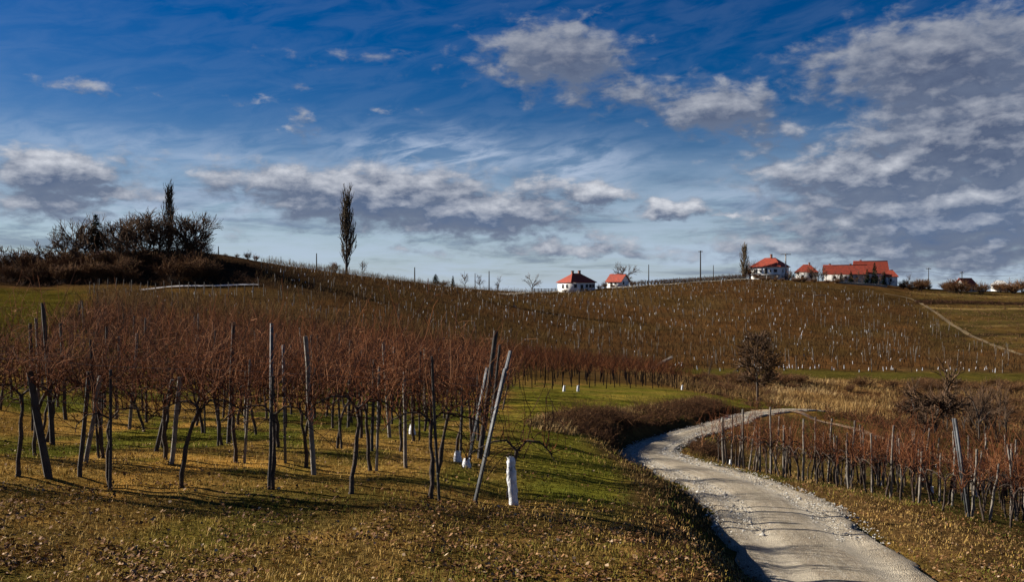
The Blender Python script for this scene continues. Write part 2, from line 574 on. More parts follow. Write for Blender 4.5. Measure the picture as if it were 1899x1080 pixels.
def hit(px, py, ymin=5.0, ymax=900.0):
    """ground point seen at a pixel of the photograph"""
    Y = np.exp(np.linspace(math.log(ymin), math.log(ymax), 2500))
    X = (px - 949.5) / F * Y
    zr = (540 - py) / F * Y
    g = ground(X, Y)
    k = np.nonzero(g >= zr)[0]
    i = k[0] if len(k) else int(np.argmin(zr - g))
    return np.array([X[i], Y[i], g[i]])

def at(px, Y):
    x = (px - 949.5) / F * Y
    return np.array([x, Y, gz(x, Y)])


def build_ground():
    rows = np.concatenate([np.arange(-13, 5, 1.0), np.arange(5, 16, .22), np.arange(16, 46, .26), np.arange(46, 120, .8), np.arange(120, 360, 1.8), 360 * np.exp(np.linspace(0.02, math.log(5000 / 360), 40))])
    uc = np.concatenate([np.linspace(-4.5, -.85, 26), np.linspace(-.78, .78, 330), np.linspace(.85, 4.5, 26)])
    YY, UU = np.meshgrid(rows, uc, indexing='ij')
    # columns spread from a point 15 m behind the camera
    XX = UU * (YY + 15)
    Z = ground(np.clip(XX, -3 * (YY + 15), 3 * (YY + 15)), YY)
    Z = np.where(YY > 1500, np.minimum(Z, -24), Z)
    s, _ = road_dist(XX, YY)
    s = s.reshape(XX.shape)
    # --- the ground's own colours
    x, y = XX, YY
    n1 = vnoise(x, y, 3.0, 5); n2 = vnoise(x, y, .8, 6); n3 = vnoise(x, y, 9, 7); n4 = vnoise(x, y, 25, 8)
    def C(*c): return np.array(c)
    col = np.empty(x.shape + (3,)); col[:] = C(.112, .057, .021)
    def lay(mask, c):
        nonlocal col
        col = col * (1 - mask[..., None]) + C(*c) * mask[..., None]
    lay(sstep(n4, .5, .75) * .5, (.085, .060, .018))
    lay(sstep(n3, .5, .8) * .6, (.11, .070, .028))
    # vineyard floor near: dry gold with green
    nearm = sstep(y, 70, 45)
    lay(nearm, (.27, .165, .042))
    lay(nearm * sstep(n1 * .6 + n2 * .4, .42, .66), (.095, .098, .016))
    # meadow between vines and road
    edge = np.interp(y, [11.7, 30, 46, 60], [-.3, -.3, 0, 6])
    mead = sstep(x, edge - .4, edge + .8) * (s > 0) * sstep(y, 11, 14.5) * sstep(y, 64, 52)
    lay(mead * .9, (.125, .125, .016))
    lay(mead * sstep(n1, .5, .8) * .6, (.23, .165, .035))
    # brown litter at the very front
    lay(sstep(y, 13.0, 10.5) * (s > 0) * .8, (.125, .082, .026))
    lay(sstep(y, 13, 10) * (s > 0) * sstep(n1, .48, .7) * .8, (.072, .078, .014))
    # lawn at the left
    lawn = sstep(x + .47 * y + 1, 4, -4) * sstep(y, 22, 34) * sstep(y, 150, 138)
    lay(lawn, (.066, .054, .009))
    lay(lawn * sstep(n3, .4, .7) * .7, (.105, .072, .014))
    lay(lawn * sstep(n1, .5, .8) * .5, (.075, .072, .010))
    # road banks and verge
    bank = sstep(s, HW - .1, HW + .2) * sstep(s, HW + 1.9, HW + 1.2) * (y < 55)
    lay(bank * .9, (.075, .042, .020))
    verge = sstep(-s, HW - .1, HW + .3) * sstep(-s, HW + 4.0, HW + 2.4) * (y < 44) * (s < 0)
    lay(verge, (.15, .090, .032))
    lay(verge * sstep(n1, .52, .72) * .8, (.085, .085, .018))
    # right vineyard floor, valley scrub
    rv = (s < -HW - 2.6) * (y < 60)
    lay(rv * .9, (.105, .070, .025))
    lay(rv * sstep(n2, .5, .7) * .6, (.07, .075, .018))
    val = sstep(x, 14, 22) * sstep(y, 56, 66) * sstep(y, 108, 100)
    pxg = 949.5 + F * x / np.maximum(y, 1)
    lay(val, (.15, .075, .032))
    lay(val * sstep(pxg, 1400, 1460) * sstep(pxg, 1690, 1620) * .9, (.33, .19, .065))  # golden dead grass patch, its sunlight put into the colour
    lay(val * sstep(n3, .42, .62) * .85, (.09, .042, .020))
    strip = sstep(x, 12, 22) * sstep(y, 103, 107) * sstep(y, 119, 113)
    lay(strip * .8, (.085, .078, .015))
    # dry path along the right vineyard's lower side
    # knoll: shade of the bank is put into its ground colour
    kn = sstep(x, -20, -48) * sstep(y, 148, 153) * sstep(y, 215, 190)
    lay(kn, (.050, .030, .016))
    # dry terraces on the far right
    ter = sstep(x - .44 * y, 0, 8) * sstep(y, 150, 170) * sstep(y, 420, 380)
    lay(ter, (.105, .064, .020))
    lay(ter * sstep(n3, .35, .7) * .8, (.075, .058, .018))
    lay(ter * sstep(n1, .55, .85) * .5, (.15, .105, .035))
    for pyb, wb, cb in ((548, 7, (.17, .12, .04)), (563, 8, (.030, .018, .010)), (575, 3.2, (.25, .17, .065)), (603, 2.2, (.16, .11, .04)), (618, 3.0, (.035, .024, .012))):
        yb = hit(1790, pyb, 120)[1]
        dd = np.abs(y - yb - .06 * (x - 150) - 9 * (n4 - .5) - 3 * (n3 - .5))
        lay(ter * sstep(dd, wb, wb * .45) * .9, cb)
    lay(sstep(y, 360, 500), (.045, .048, .022))
    V = np.stack([XX, YY, Z], -1).reshape(-1, 3)
    nr, nc = XX.shape
    i = np.arange(nr - 1)[:, None] * nc + np.arange(nc - 1)[None]
    Q = np.stack([i, i + 1, i + nc + 1, i + nc], -1).reshape(-1, 4)
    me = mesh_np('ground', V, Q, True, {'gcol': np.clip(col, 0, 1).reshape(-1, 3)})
    m, t, b = principled('ground_soil_and_grass')
    at_ = t.n('ShaderNodeAttribute', attribute_name='gcol')
    tc = t.n('ShaderNodeTexCoord')
    nA = t.noise(tc.outputs['Object'], 9.0, 6, .7)
    nB = t.noise(tc.outputs['Object'], 1.1, 6, .68)
    nC = t.noise(tc.outputs['Object'], 38.0, 3, .6)
    c = t.mix(t.smooth(nA, .36, .62), t.mix(1.0, at_.outputs['Color'], (.40, .36, .30, 1), 'MULTIPLY'), at_.outputs['Color'])
    c = t.mix(t.m('MULTIPLY', t.smooth(nB, .46, .70), .55), c, t.mix(1.0, at_.outputs['Color'], (1.7, 1.45, 1.3, 1), 'MULTIPLY'))
    c = t.mix(t.m('MULTIPLY', t.smooth(nC, .58, .70), .5), c, t.mix(1.0, at_.outputs['Color'], (2.4, 2.1, 1.9, 1), 'MULTIPLY'))
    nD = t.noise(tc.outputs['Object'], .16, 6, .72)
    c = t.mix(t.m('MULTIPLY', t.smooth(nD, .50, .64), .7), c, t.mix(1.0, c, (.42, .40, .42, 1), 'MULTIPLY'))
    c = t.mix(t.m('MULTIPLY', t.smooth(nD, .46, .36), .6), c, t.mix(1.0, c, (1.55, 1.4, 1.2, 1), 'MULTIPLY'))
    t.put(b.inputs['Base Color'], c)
    b.inputs['Roughness'].default_value = .95
    b.inputs['Specular IOR Level'].default_value = .0
    bn = t.n('ShaderNodeBump'); bn.inputs['Strength'].default_value = .9; bn.inputs['Distance'].default_value = .06
    t.link(t.m('ADD', nA, t.m('MULTIPLY', nC, .5)), bn.inputs['Height'])
    t.link(bn.outputs[0], b.inputs['Normal'])
    tag(obj('ground', me, m), kind='structure')

build_ground()


def ribbon(path, hw, lift, n_across=9, ruts=False):
    """sheet that follows the terrain along a path"""
    T = np.gradient(path[:, :2], axis=0); T /= np.linalg.norm(T, axis=1, keepdims=True)
    Nn = np.column_stack([-T[:, 1], T[:, 0]])
    k = np.linspace(-1, 1, n_across)
    X = path[:, None, 0] + Nn[:, None, 0] * k[None] * hw
    Y = path[:, None, 1] + Nn[:, None, 1] * k[None] * hw
    # ragged edges
    e = (vnoise(X, Y, .9, 12) - .5) * .34 * (np.abs(k) > .9)[None] + (vnoise(X, Y, .3, 14) - .5) * .2 * (np.abs(k) > .9)[None]
    X = X + Nn[:, None, 0] * e; Y = Y + Nn[:, None, 1] * e
    if ruts:
        Z = path[:, None, 2] + 0.0 * X + lift
        Z = Z - .05 * np.exp(-((np.abs(k) - .55) / .18) ** 2)[None] + .02 * (1 - k ** 2)[None] - .06 * (np.abs(k) > .95)[None]
        Z = Z + (vnoise(X, Y, .5, 13) - .5) * .012
    else:
        Z = ground(X, Y) + lift
    V = np.stack([X, Y, Z], -1).reshape(-1, 3)
    nr, nc = X.shape
    i = np.arange(nr - 1)[:, None] * nc + np.arange(nc - 1)[None]
    return V, np.stack([i, i + 1, i + nc + 1, i + nc], -1).reshape(-1, 4), np.column_stack([np.tile(k, nr) * .5 + .5, np.repeat(np.arange(nr) / nr, nc), np.zeros(nr * nc)])


def build_road():
    path = catmull(ROADC, 40)
    V, Q, a = ribbon(path, road_hw(path[:, 1])[:, None] * 1.04, 0.02, 15, True)
    me = mesh_np('gravel_road', V, Q, True, {'tint': np.abs(a[:, 0] * 2 - 1), 'lane': a})
    m, t, b = principled('gravel')
    tc = t.n('ShaderNodeTexCoord')
    at_ = t.n('ShaderNodeAttribute', attribute_name='tint')
    n1 = t.noise(tc.outputs['Object'], 1.6, 6, .65)
    n2 = t.noise(tc.outputs['Object'], 13, 5, .7)
    vo = t.n('ShaderNodeTexVoronoi'); vo.inputs['Scale'].default_value = 70
    t.link(tc.outputs['Object'], vo.inputs['Vector'])
    c = t.mix(t.smooth(n1, .38, .66), (.34, .262, .165, 1), (.55, .455, .315, 1))
    mid = t.m('MULTIPLY', t.smooth(at_.outputs['Fac'], .3, .02), t.smooth(n1, .42, .6))
    c = t.mix(t.m('MULTIPLY', mid, .8), c, (.19, .145, .075, 1))
    c = t.mix(t.m('MULTIPLY', t.smooth(at_.outputs['Fac'], .78, 1.0), .7), c, (.20, .15, .085, 1))
    c = t.mix(t.m('MULTIPLY', t.smooth(n2, .46, .60), .55), c, (.17, .135, .085, 1))
    n3 = t.noise(tc.outputs['Object'], 60, 2, .5)
    c = t.mix(t.m('MULTIPLY', t.smooth(n3, .54, .66), .7), c, (.74, .68, .56, 1))
    ln = t.n('ShaderNodeAttribute', attribute_name='lane')
    mp = t.n('ShaderNodeMapping'); mp.inputs['Scale'].default_value = (9, 26, 1)
    t.link(ln.outputs['Vector'], mp.inputs['Vector'])
    stk = t.noise(mp.outputs[0], 1.6, 5, .6)
    c = t.mix(t.m('MULTIPLY', t.smooth(stk, .46, .66), .55), c, (.21, .165, .105, 1))
    c = t.mix(t.m('MULTIPLY', t.smooth(stk, .44, .30), .35), c, (.66, .59, .46, 1))
    rut = t.m('MULTIPLY', t.smooth(at_.outputs['Fac'], .25, .45), t.smooth(at_.outputs['Fac'], .75, .55))
    c = t.mix(t.m('MULTIPLY', rut, .45), c, (.60, .52, .385, 1))
    t.put(b.inputs['Base Color'], c)
    b.inputs['Roughness'].default_value = .9
    bn = t.n('ShaderNodeBump'); bn.inputs['Strength'].default_value = 1.0; bn.inputs['Distance'].default_value = .04
    t.link(t.m('ADD', n2, t.m('MULTIPLY', vo.outputs['Distance'], -.9)), bn.inputs['Height'])
    t.link(bn.outputs[0], b.inputs['Normal'])
    tag(obj('gravel_road', me, m), kind='structure')
    # loose stones
    n = 10000
    i = rng.integers(120, len(path) - 130, n)
    T = np.gradient(path[:, :2], axis=0); T /= np.linalg.norm(T, axis=1, keepdims=True)
    k = rng.uniform(-1.12, 1.12, n) * road_hw(path[i, 1])
    x = path[i, 0] - T[i, 1] * k + rng.normal(0, .05, n); y = path[i, 1] + T[i, 0] * k + rng.normal(0, .05, n)
    z = path[i, 2] + .01
    s = rng.uniform(.008, .024, n) * (1 + (rng.random(n) < .04) * 1.2)
    octa = np.array([(1, 0, 0), (0, 1, 0), (-1, 0, 0), (0, -1, 0), (0, 0, .7), (0, 0, -.7)])
    tri = np.array([(0, 1, 4), (1, 2, 4), (2, 3, 4), (3, 0, 4)])
    jit = rng.uniform(.6, 1.3, (n, 6, 3))
    V = octa[None] * jit * s[:, None, None] + np.stack([x, y, z], -1)[:, None]
    Q = (tri[None] + (np.arange(n) * 6)[:, None, None]).reshape(-1, 3)
    me = mesh_np('gravel_stones', V.reshape(-1, 3), Q, False, {'tint': np.repeat(rng.random(n), 6)})
    mt = mat_tint('gravel_stone', [(.16, .14, .11), (.36, .33, .28), (.58, .55, .48)], .9)
    tag(obj('gravel_stones', me, mt), 'loose pale stones scattered over the gravel road', 'gravel', kind='stuff')

    mtan = mat('pale_track', (.44, .38, .29), (.26, .21, .14), .6, .95, .3)
    # ridge road below the houses
    pts = np.array([hit(px, py + .5, 120) for px, py in [(930, 547), (985, 543.5), (1050, 540), (1150, 534), (1250, 527.5), (1330, 521.5), (1390, 518.5)]])
    pts[:, 2] = 0
    V, Q, a = ribbon(catmull(pts, 12), 1.8, .25, 5)
    tag(obj('ridge_road', mesh_np('ridge_road', V, Q, True), mtan), kind='structure')
    # pale track at the foot of the knoll
    pts = np.array([hit(px, py, 100) for px, py in [(262, 541), (300, 536), (360, 533), (420, 532), (480, 531)]]); pts[:, 2] = 0
    V, Q, a = ribbon(catmull(pts, 8), .6, .25, 5)
    tag(obj('knoll_track', mesh_np('knoll_track', V, Q, True), mat('pale_chalk_track', (.36, .35, .36), (.10, .09, .08), .35, .9)), kind='structure')
    # dry path climbing at the right edge of the hillside vineyard
    pts = np.array([hit(px, py, 100) for px, py in [(1640, 545), (1695, 557), (1735, 580), (1775, 608), (1840, 640), (1900, 660)]]); pts[:, 2] = 0
    V, Q, a = ribbon(catmull(pts, 10), .55, .03, 5)
    tag(obj('hill_path', mesh_np('hill_path', V, Q, True), mat('dry_path', (.21, .14, .055), (.085, .055, .022), .35, .95)), kind='structure')
    # earth path below the right vineyard
    pts = np.array([P3(*a) for a in [(1405, 763, 44), (1450, 765, 46), (1520, 778, 44), (1600, 800, 41), (1700, 830, 37.5), (1790, 862, 34), (1900, 890, 31)]])
    V, Q, a = ribbon(catmull(pts, 14), .55, .06, 5)
    tag(obj('field_path', mesh_np('field_path', V, Q, True), mat('field_path', (.36, .235, .115), (.20, .12, .055), 1.2, .95, .5)), kind='structure')

build_road()

# ------------------------------------------------------------------ shoots, vines
def shoots(rg, base, d, L, K, r0, r1, bend=.25, sag=0.0):
    """curved thin shoots: base (N,3), d (N,3) unit directions, L (N)"""
    N = len(base)
    t = np.linspace(0, 1, K)[None, :, None]
    b1 = rg.normal(0, 1, (N, 1, 3)) * bend * L[:, None, None]
    P = base[:, None] + d[:, None] * L[:, None, None] * t + b1 * (t ** 2) * .5 + rg.normal(0, 1, (N, 1, 3)) * bend * .25 * L[:, None, None] * np.sin(t * 6.0)
    P[..., 2] -= sag * L[:, None] * (t[..., 0] ** 2)
    tt = np.linspace(0, 1, K)[None]
    Rr = (r0 * (1 - tt) + r1 * tt) * rg.uniform(.75, 1.3, (N, 1))
    return P, Rr

def unit(v):
    return v / (np.linalg.norm(v, axis=-1, keepdims=True) + 1e-9)

def make_vine(seed, nshoot, nlat, K, S, thick, height=2.05, trunk=1.0, spread=.55, canemat=None):
    rg = np.random.default_rng(seed)
    name = 'grapevine'
    root = thing(name, '', '', (0, 0, 0))
    # trunk: gnarled, leaning a little
    n = 8
    tz = np.linspace(-.12, trunk, n)
    lean = rg.normal(0, .10, 2)
    px = lean[0] * (tz / trunk) ** 2 + np.cumsum(rg.normal(0, .016, n)); py = lean[1] * np.sign(tz) * np.abs(tz / trunk) ** 1.5 + np.cumsum(rg.normal(0, .014, n))
    px -= px[1]; py -= py[1]
    Pt = np.stack([px, py, tz], -1)[None]
    rt = np.linspace(.032, .020, n) * rg.uniform(.85, 1.2, n); rt[0] *= 1.35; rt[-1] *= 1.35; rt[3] *= 1.2
    V, Q = tubes(Pt, rt[None], 7)
    tr = obj('trunk', mesh_np('vine_trunk', V, Q, True), M['bark'], root)
    # two arms tied down along the wire
    head = Pt[0, -1]
    arms = []
    for s in (-1, 1):
        L = rg.uniform(.52, .78)
        a = np.array([head, head + (s * .14, rg.normal(0, .02), .13), head + (s * .32, rg.normal(0, .03), .12), head + (s * L * .85, rg.normal(0, .03), .0), head + (s * L, rg.normal(0, .03), -.12)])
        arms.append(a)
    arms = np.array(arms)
    V, Q = tubes(arms, np.tile(np.array([.017, .014, .011, .009, .006]) * (thick / .0055) ** .4, (2, 1)), 5)
    ar = obj('arm', mesh_np('vine_arm', V, Q, True), M['bark'], root)
    # upright shoots
    w = rg.integers(0, 2, nshoot); q = rg.uniform(0.2, 4.0, nshoot) * .999; i = q.astype(int); f = (q - i)[:, None]
    base = arms[w, i] * (1 - f) + arms[w, i + 1] * f
    hd = rg.random(nshoot) < .08
    base[hd] = head + rg.normal(0, .03, (hd.sum(), 3))
    d = unit(np.column_stack([rg.normal(0, spread * .6, nshoot), rg.normal(0, .3, nshoot), np.ones(nshoot)]))
    L = np.clip(rg.normal((height - trunk) * .78, (height - trunk) * .34, nshoot), .2, None)
    P, Rr = shoots(rg, base, d, L, K, thick, thick * .42, .36)
    mb = MB()
    V, Q = tubes(P, Rr, S)
    mb.add(V, Q, np.repeat(np.where(rg.random(nshoot) < .35, rg.uniform(0, .25, nshoot), rg.uniform(.25, 1, nshoot)), K * S))
    if nlat:
        j = rg.integers(0, nshoot, nlat); k = rg.integers(1, K - 1, nlat)
        b2 = P[j, k]
        d2 = unit(np.column_stack([rg.normal(0, .9, nlat), rg.normal(0, .5, nlat), rg.uniform(-.3, 1.0, nlat)]))
        P2, R2 = shoots(rg, b2, d2, rg.uniform(.12, .5, nlat), 4, thick * .6, thick * .3, .35)
        V, Q = tubes(P2, R2, 3)
        mb.add(V, Q, np.repeat(rg.random(nlat), 12))
    # old canes drooping to the sides, dark
    nd_ = 5
    sgn = rg.choice([-1, 1], nd_)
    bd = np.tile(head, (nd_, 1)) + rg.normal(0, .05, (nd_, 3))
    dd_ = unit(np.column_stack([sgn * rg.uniform(.8, 1.4, nd_), rg.normal(0, .35, nd_), rg.uniform(.2, .9, nd_)]))
    Pd, Rd = shoots(rg, bd, dd_, rg.uniform(.4, .85, nd_) * height / 2, 7, thick * 1.3, thick * .6, .2, .75)
    V, Q = tubes(Pd, Rd, 4)
    mb.add(V, Q, np.repeat(rg.uniform(0, .25, nd_), 28))
    # one or two long shoots arching over
    m2 = rg.integers(0, 3)
    if m2:
        b3 = np.tile(head, (m2, 1)) + rg.normal(0, .1, (m2, 3))
        d3 = unit(np.column_stack([rg.normal(0, .8, m2), rg.normal(0, .2, m2), np.full(m2, 1.2)]))
        P3_, R3 = shoots(rg, b3, d3, rg.uniform(1.0, 1.5, m2), 8, thick * 1.1, thick * .5, .3, .25)
        V, Q = tubes(P3_, R3, 4)
        mb.add(V, Q, np.full(m2 * 32, .15))
    ca = obj('canes', mb.mesh('vine_canes'), canemat or M['cane'], root)
    PARTS[root.name] = [tr, ar, ca]
    return root

def hide_proto(root):
    for o in PARTS[root.name] + [root]:
        bpy.data.objects.remove(o)

near_v = [make_vine(100 + i, 50, 130, 8, 4, .0050, 2.0, 1.0, .62) for i in range(9)]
mid_v = [make_vine(200 + i, 38, 64, 6, 3, .0074, 1.98, .95, .65) for i in range(8)]
young_v = [make_vine(300 + i, 22, 26, 6, 3, .0060, 1.4, .62, .6) for i in range(6)]

ROWS = []
def left_edge(Y):
    return max(-.577 * Y - 2.0, float(np.interp(Y, [11, 25, 60, 110], [-9.5, -13.5, -28.6, -51])))
def right_edge(Y):
    return float(np.interp(Y, [11.7, 14, 40, 46, 62, 104], [-1.0, -1.0, -.6, -.1, 12.6, 17]))

NV = 0
GV = 'bare vines in the rows left of the gravel road'
ORD = ['first', 'second', 'third', 'fourth', 'fifth', 'sixth', 'seventh', 'eighth', 'ninth', 'tenth', 'eleventh', 'twelfth', 'thirteenth', 'fourteenth', 'fifteenth', 'sixteenth', 'seventeenth', 'eighteenth', 'nineteenth', 'twentieth', 'twenty first', 'twenty second', 'twenty third', 'twenty fourth', 'twenty fifth', 'twenty sixth', 'twenty seventh', 'twenty eighth', 'twenty ninth', 'thirtieth']
r = 0
vine_mid = []           # everything farther than the single vines
while True:
    Y0 = 11.5 + 2.2 * r
    if Y0 > 104: break
    xs = np.arange(right_edge(Y0), left_edge(Y0), -1.07)
    for j, x in enumerate(xs):
        X = x + rng.normal(0, .06); Y = Y0 + rng.normal(0, .05)
        if Y0 < 44.5:
            src = (near_v if r < 4 else mid_v)
            src = src[int(rng.integers(0, len(src)))]
            z = gz(X, Y)
            lab = f'{ORD[j]} grapevine from the meadow end of the {ORD[r]} row behind the leaf litter'
            s = float(rng.uniform(.92, 1.08))
            o = copy_tree(src, (X, Y, z - .01), 0, lab, GV, (s, s, s * float(rng.uniform(.94, 1.06))), (float(rng.normal(0, .06)), float(rng.normal(0, .07)), float(rng.choice([0, math.pi]) + rng.normal(0, .12))))
            o['category'] = 'grapevine'
            NV += 1
        else:
            vine_mid.append((X, Y))
    r += 1

# the vine standing beside the white plastic sleeve at the end of the first row
p = hit(946, 928)
o = copy_tree(young_v[2], (p[0] - .02, p[1] + .1, p[2] - .02), 0, 'thin bare grapevine beside the upright white plastic sleeve', None, (1.0, 1.0, 1.12))
o['category'] = 'grapevine'

# right vineyard: young vines between road and field path, rows follow the road
GR = 'young vines on the slope right of the gravel road'
RV_ROWS = []
front = np.array([hit(px, py, 8, 60)[:2] for px, py in [(1325, 858), (1400, 876), (1480, 893), (1570, 908), (1680, 932), (1800, 962), (1930, 1000)]])
fr = catmull(np.column_stack([front, np.zeros(len(front))]), 30)[:, :2]
cum = np.concatenate([[0], np.cumsum(np.linalg.norm(np.diff(fr, axis=0), axis=1))])
tang = unit(np.gradient(fr, axis=0)); nrm = np.column_stack([-tang[:, 1], tang[:, 0]])
young_far = []
nq = {}
for q in range(12):
    L = np.arange(.05, cum[-1], .40 if q < 4 else .5)
    for s_ in L:
        i = min(np.searchsorted(cum, s_), len(fr) - 1)
        X, Y = fr[i] + nrm[i] * (q * 1.35 + .12) + rng.normal(0, .06, 2)
        sd, _ = road_dist([X], [Y])
        if abs(sd[0]) < 1.42: continue
        if Y > 45 - .35 * max(0, X - 15) or X > .62 * Y + 1.5: continue
        if q < 4:
            nq[q] = nq.get(q, 0) + 1
            src = young_v[int(rng.integers(0, len(young_v)))]
            o = copy_tree(src, (X, Y, gz(X, Y) - .01), 0, f'{ORD[nq[q] - 1]} young grapevine from the bend, {ORD[q]} row right of the gravel road', GR, (.66, .8, float(rng.uniform(.9, 1.15))), (float(rng.normal(0, .05)), float(rng.normal(0, .06)), float(rng.uniform(0, 6.28))))
            o['category'] = 'grapevine'; NV += 1
        else:
            young_far.append((X, Y))
        RV_ROWS.append((X, Y, q))
for v in near_v + mid_v + young_v: hide_proto(v)
print('single vines', NV)


def vine_mass(name, pts, nsh, K, S, thick, height, trunk, label, matl, tint=(0, 1), spread=.3):
    pts = np.array(pts); n = len(pts)
    z = ground(pts[:, 0], pts[:, 1])
    mb = MB()
    b = np.column_stack([pts, z - .1])
    top = b + np.column_stack([rng.normal(0, .06, n), rng.normal(0, .06, n), np.full(n, trunk + .1)])
    P = np.stack([b, (b + top) / 2 + rng.normal(0, .02, (n, 3)), top], 1)
    V, Q = tubes(P, np.tile([thick * 3.2, thick * 2.6, thick * 2.4], (n, 1)), 3)
    mb.add(V, Q, 0.0)
    base = np.repeat(top, nsh, 0) + np.column_stack([rng.uniform(-.5, .5, n * nsh), rng.normal(0, .06, n * nsh), rng.uniform(-.1, .15, n * nsh)])
    d = unit(np.column_stack([rng.normal(0, spread, n * nsh), rng.normal(0, .2, n * nsh), np.ones(n * nsh)]))
    L = np.clip(rng.normal((height - trunk) * .85, .25, n * nsh), .2, None)
    P, Rr = shoots(rng, base, d, L, K, thick, thick * .5, .25)
    V, Q = tubes(P, Rr, S)
    mb.add(V, Q, np.repeat(rng.uniform(tint[0], tint[1], n * nsh), K * S))
    tag(obj(name, mb.mesh(name), matl), label, 'grapevines', kind='stuff')

vmid = np.array(vine_mid)
tr_ = vmid[:, 1] + rng.normal(0, 5, len(vmid)) < np.interp(949.5 + F * vmid[:, 0] / vmid[:, 1], [200, 900, 1000], [62, 78, 100])
vine_mass('distant_vine_rows', vmid[tr_], 11, 4, 3, .011, 2.0, .95, 'dense mass of red-brown bare vines behind the nearest rows', M['cane'], (0, .9), .45)
vine_mass('middle_vine_rows', vmid[~tr_], 6, 3, 3, .015, 1.9, .9, 'brown bare vine rows between red vines and the far hillside', M['cane_far'], (0, 1), .4)
vine_mass('lower_vine_rows', young_far, 12, 4, 3, .009, 1.3, .6, 'brown young vines farther down the slope right of road', M['cane'], (0, .8))

# hillside vineyard: rows run up the slope
hv = []
for X0 in np.arange(-95, 240, 1.75):
    Y = np.arange(70, 335, 1.45)
    X = X0 + .10 * (Y - 100) + rng.normal(0, .34, len(Y))
    hv.append(np.column_stack([X, Y + rng.normal(0, .3, len(Y))]))
hv = np.concatenate(hv)
pxx = 949.5 + F * hv[:, 0] / hv[:, 1]
X, Y = hv[:, 0], hv[:, 1]
crest = np.interp(pxx, [150, 300, 470, 500, 640, 780, 950, 1020, 1150, 1250, 1370, 1450, 1600, 1700, 1850], [135, 140, 146, 205, 226, 252, 280, 283, 296, 303, 314, 300, 292, 270, 190])
lowb = np.interp(pxx, [100, 1000, 1210, 1230, 2000], [104, 104, 105, 112.5, 117])
rightb = np.interp(Y, [110, 175, 225, 270, 300], [2000, 1800, 1735, 1690, 1640])
keep = (Y < crest) & (Y > lowb) & (pxx > 165) & (pxx < np.minimum(1915, rightb)) & (rng.random(len(Y)) < .93)
hv = hv[keep]
print('hill vines', len(hv))
vine_mass('hillside_vine_rows', hv, 5, 2, 3, .019, 1.45, .5, 'brown bare vine rows covering the far hillside below the houses', M['cane_far'], (.0, 1), .4)

# ------------------------------------------------------------------ sleeves and posts
def sleeve_mesh(h=.62, r=.055, seed=3, rings=9, S=10):
    rg = np.random.default_rng(seed)
    zz = np.linspace(-.03, h, rings)
    a = np.arange(S) * 2 * np.pi / S
    rad = np.full(rings, r); rad[-3:] *= (1.05, .82, .78)
    Rr = rad[:, None] * (1 + rg.normal(0, .10, (rings, S)))
    V = np.stack([Rr * np.cos(a), Rr * np.sin(a) * .85, np.repeat(zz[:, None], S, 1) + rg.normal(0, .008, (rings, S))], -1).reshape(-1, 3)
    i = np.arange(rings - 1)[:, None] * S + np.arange(S)[None]; j = np.arange(rings - 1)[:, None] * S + (np.arange(S)[None] + 1) % S
    return mesh_np('sleeve', V, np.stack([i, j, j + S, i + S], -1).reshape(-1, 4), True)

p = hit(953, 938)
sl_ = thing('vine_sleeve', 'upright crumpled white plastic sleeve with a knotted top beside the grass', 'vine sleeve', (p[0], p[1], p[2]))
sl_.rotation_euler = (0, R(-4), 0)
obj('sleeve', sleeve_mesh(.56, .062, 5, 12, 14), M['plastic'], sl_)
bmx = sleeve_mesh(.10, .058, 8, 5, 12)
cp = obj('knotted_top', bmx, M['plastic'], sl_, (0, 0, .55))
tie = sleeve_mesh(.018, .064, 9, 3, 12)
obj('tie_band', tie, M['concrete'], sl_, (0, 0, .50))

small = sleeve_mesh(.60, .07, 12, 4, 6); small.materials.append(M['plastic'])
GS = 'white vine sleeves among the vines'
def small_sleeve(X, Y, label, g, h=1.0, lean=.08, w=1.0):
    o = obj('vine_sleeve', small, None, None, (X, Y, gz(X, Y)))
    o.rotation_euler = (float(rng.normal(0, lean)), float(rng.normal(0, lean)), 0)
    o.scale = (w, w, h)
    tag(o, label, 'vine sleeve', g)
for px, py in [(1265, 724), (1072, 727), (1046, 727)]:
    q = hit(px, py); small_sleeve(q[0], q[1], 'short white sleeve at the edge of the meadow below red vines', 'white sleeves at the edge of the meadow', .55)
for px, Y, h in [(850, 15.2, .3), (866, 14.6, .25), (765, 19, .35)]:
    q = at(px, Y); small_sleeve(q[0], q[1], 'short white sleeve on the ground between the end vine rows', 'white sleeves between the vine rows', h)
for X, Y, q in [RV_ROWS[i] for i in rng.choice(len(RV_ROWS), 16, replace=False)]:
    small_sleeve(X + .08, Y, 'white sleeve around a young vine right of the gravel road', 'white sleeves among the young vines', .26, .05, .6)

k = rng.random(len(hv)) < np.where(hv[:, 1] < 135, .085, .075) * (.4 + 1.2 * vnoise(hv[:, 0], hv[:, 1], 14, 61))
sp = hv[k]
sp = sp[np.argsort(sp[:, 1])]
GH = 'white sleeves on the far hillside'
for X, Y in sp[:235]:
    small_sleeve(X, Y, 'tiny white sleeve among the vines on the far hillside', GH, float(rng.uniform(.35, .8)), .12, .8)
rest = sp[235:]
for px in np.sort(rng.uniform(1235, 1860, 34)):
    q = at(px, 112.6 + (px - 1230) / 150 + rng.uniform(0, 4))
    small_sleeve(q[0], q[1], 'white sleeve at the bottom edge of hillside vineyard above the green strip', 'white sleeves along the bottom edge of hillside vineyard', float(rng.uniform(.4, 1.0)), .14, .75)
n = len(rest)
zb = ground(rest[:, 0], rest[:, 1])
hh = rng.uniform(.3, .8, n)
b = np.column_stack([rest, zb + .05]); t_ = b + np.column_stack([rng.normal(0, .05, n), rng.normal(0, .05, n), hh])
V, Q = tubes(np.stack([b, t_], 1), np.full((n, 2), .065), 4)
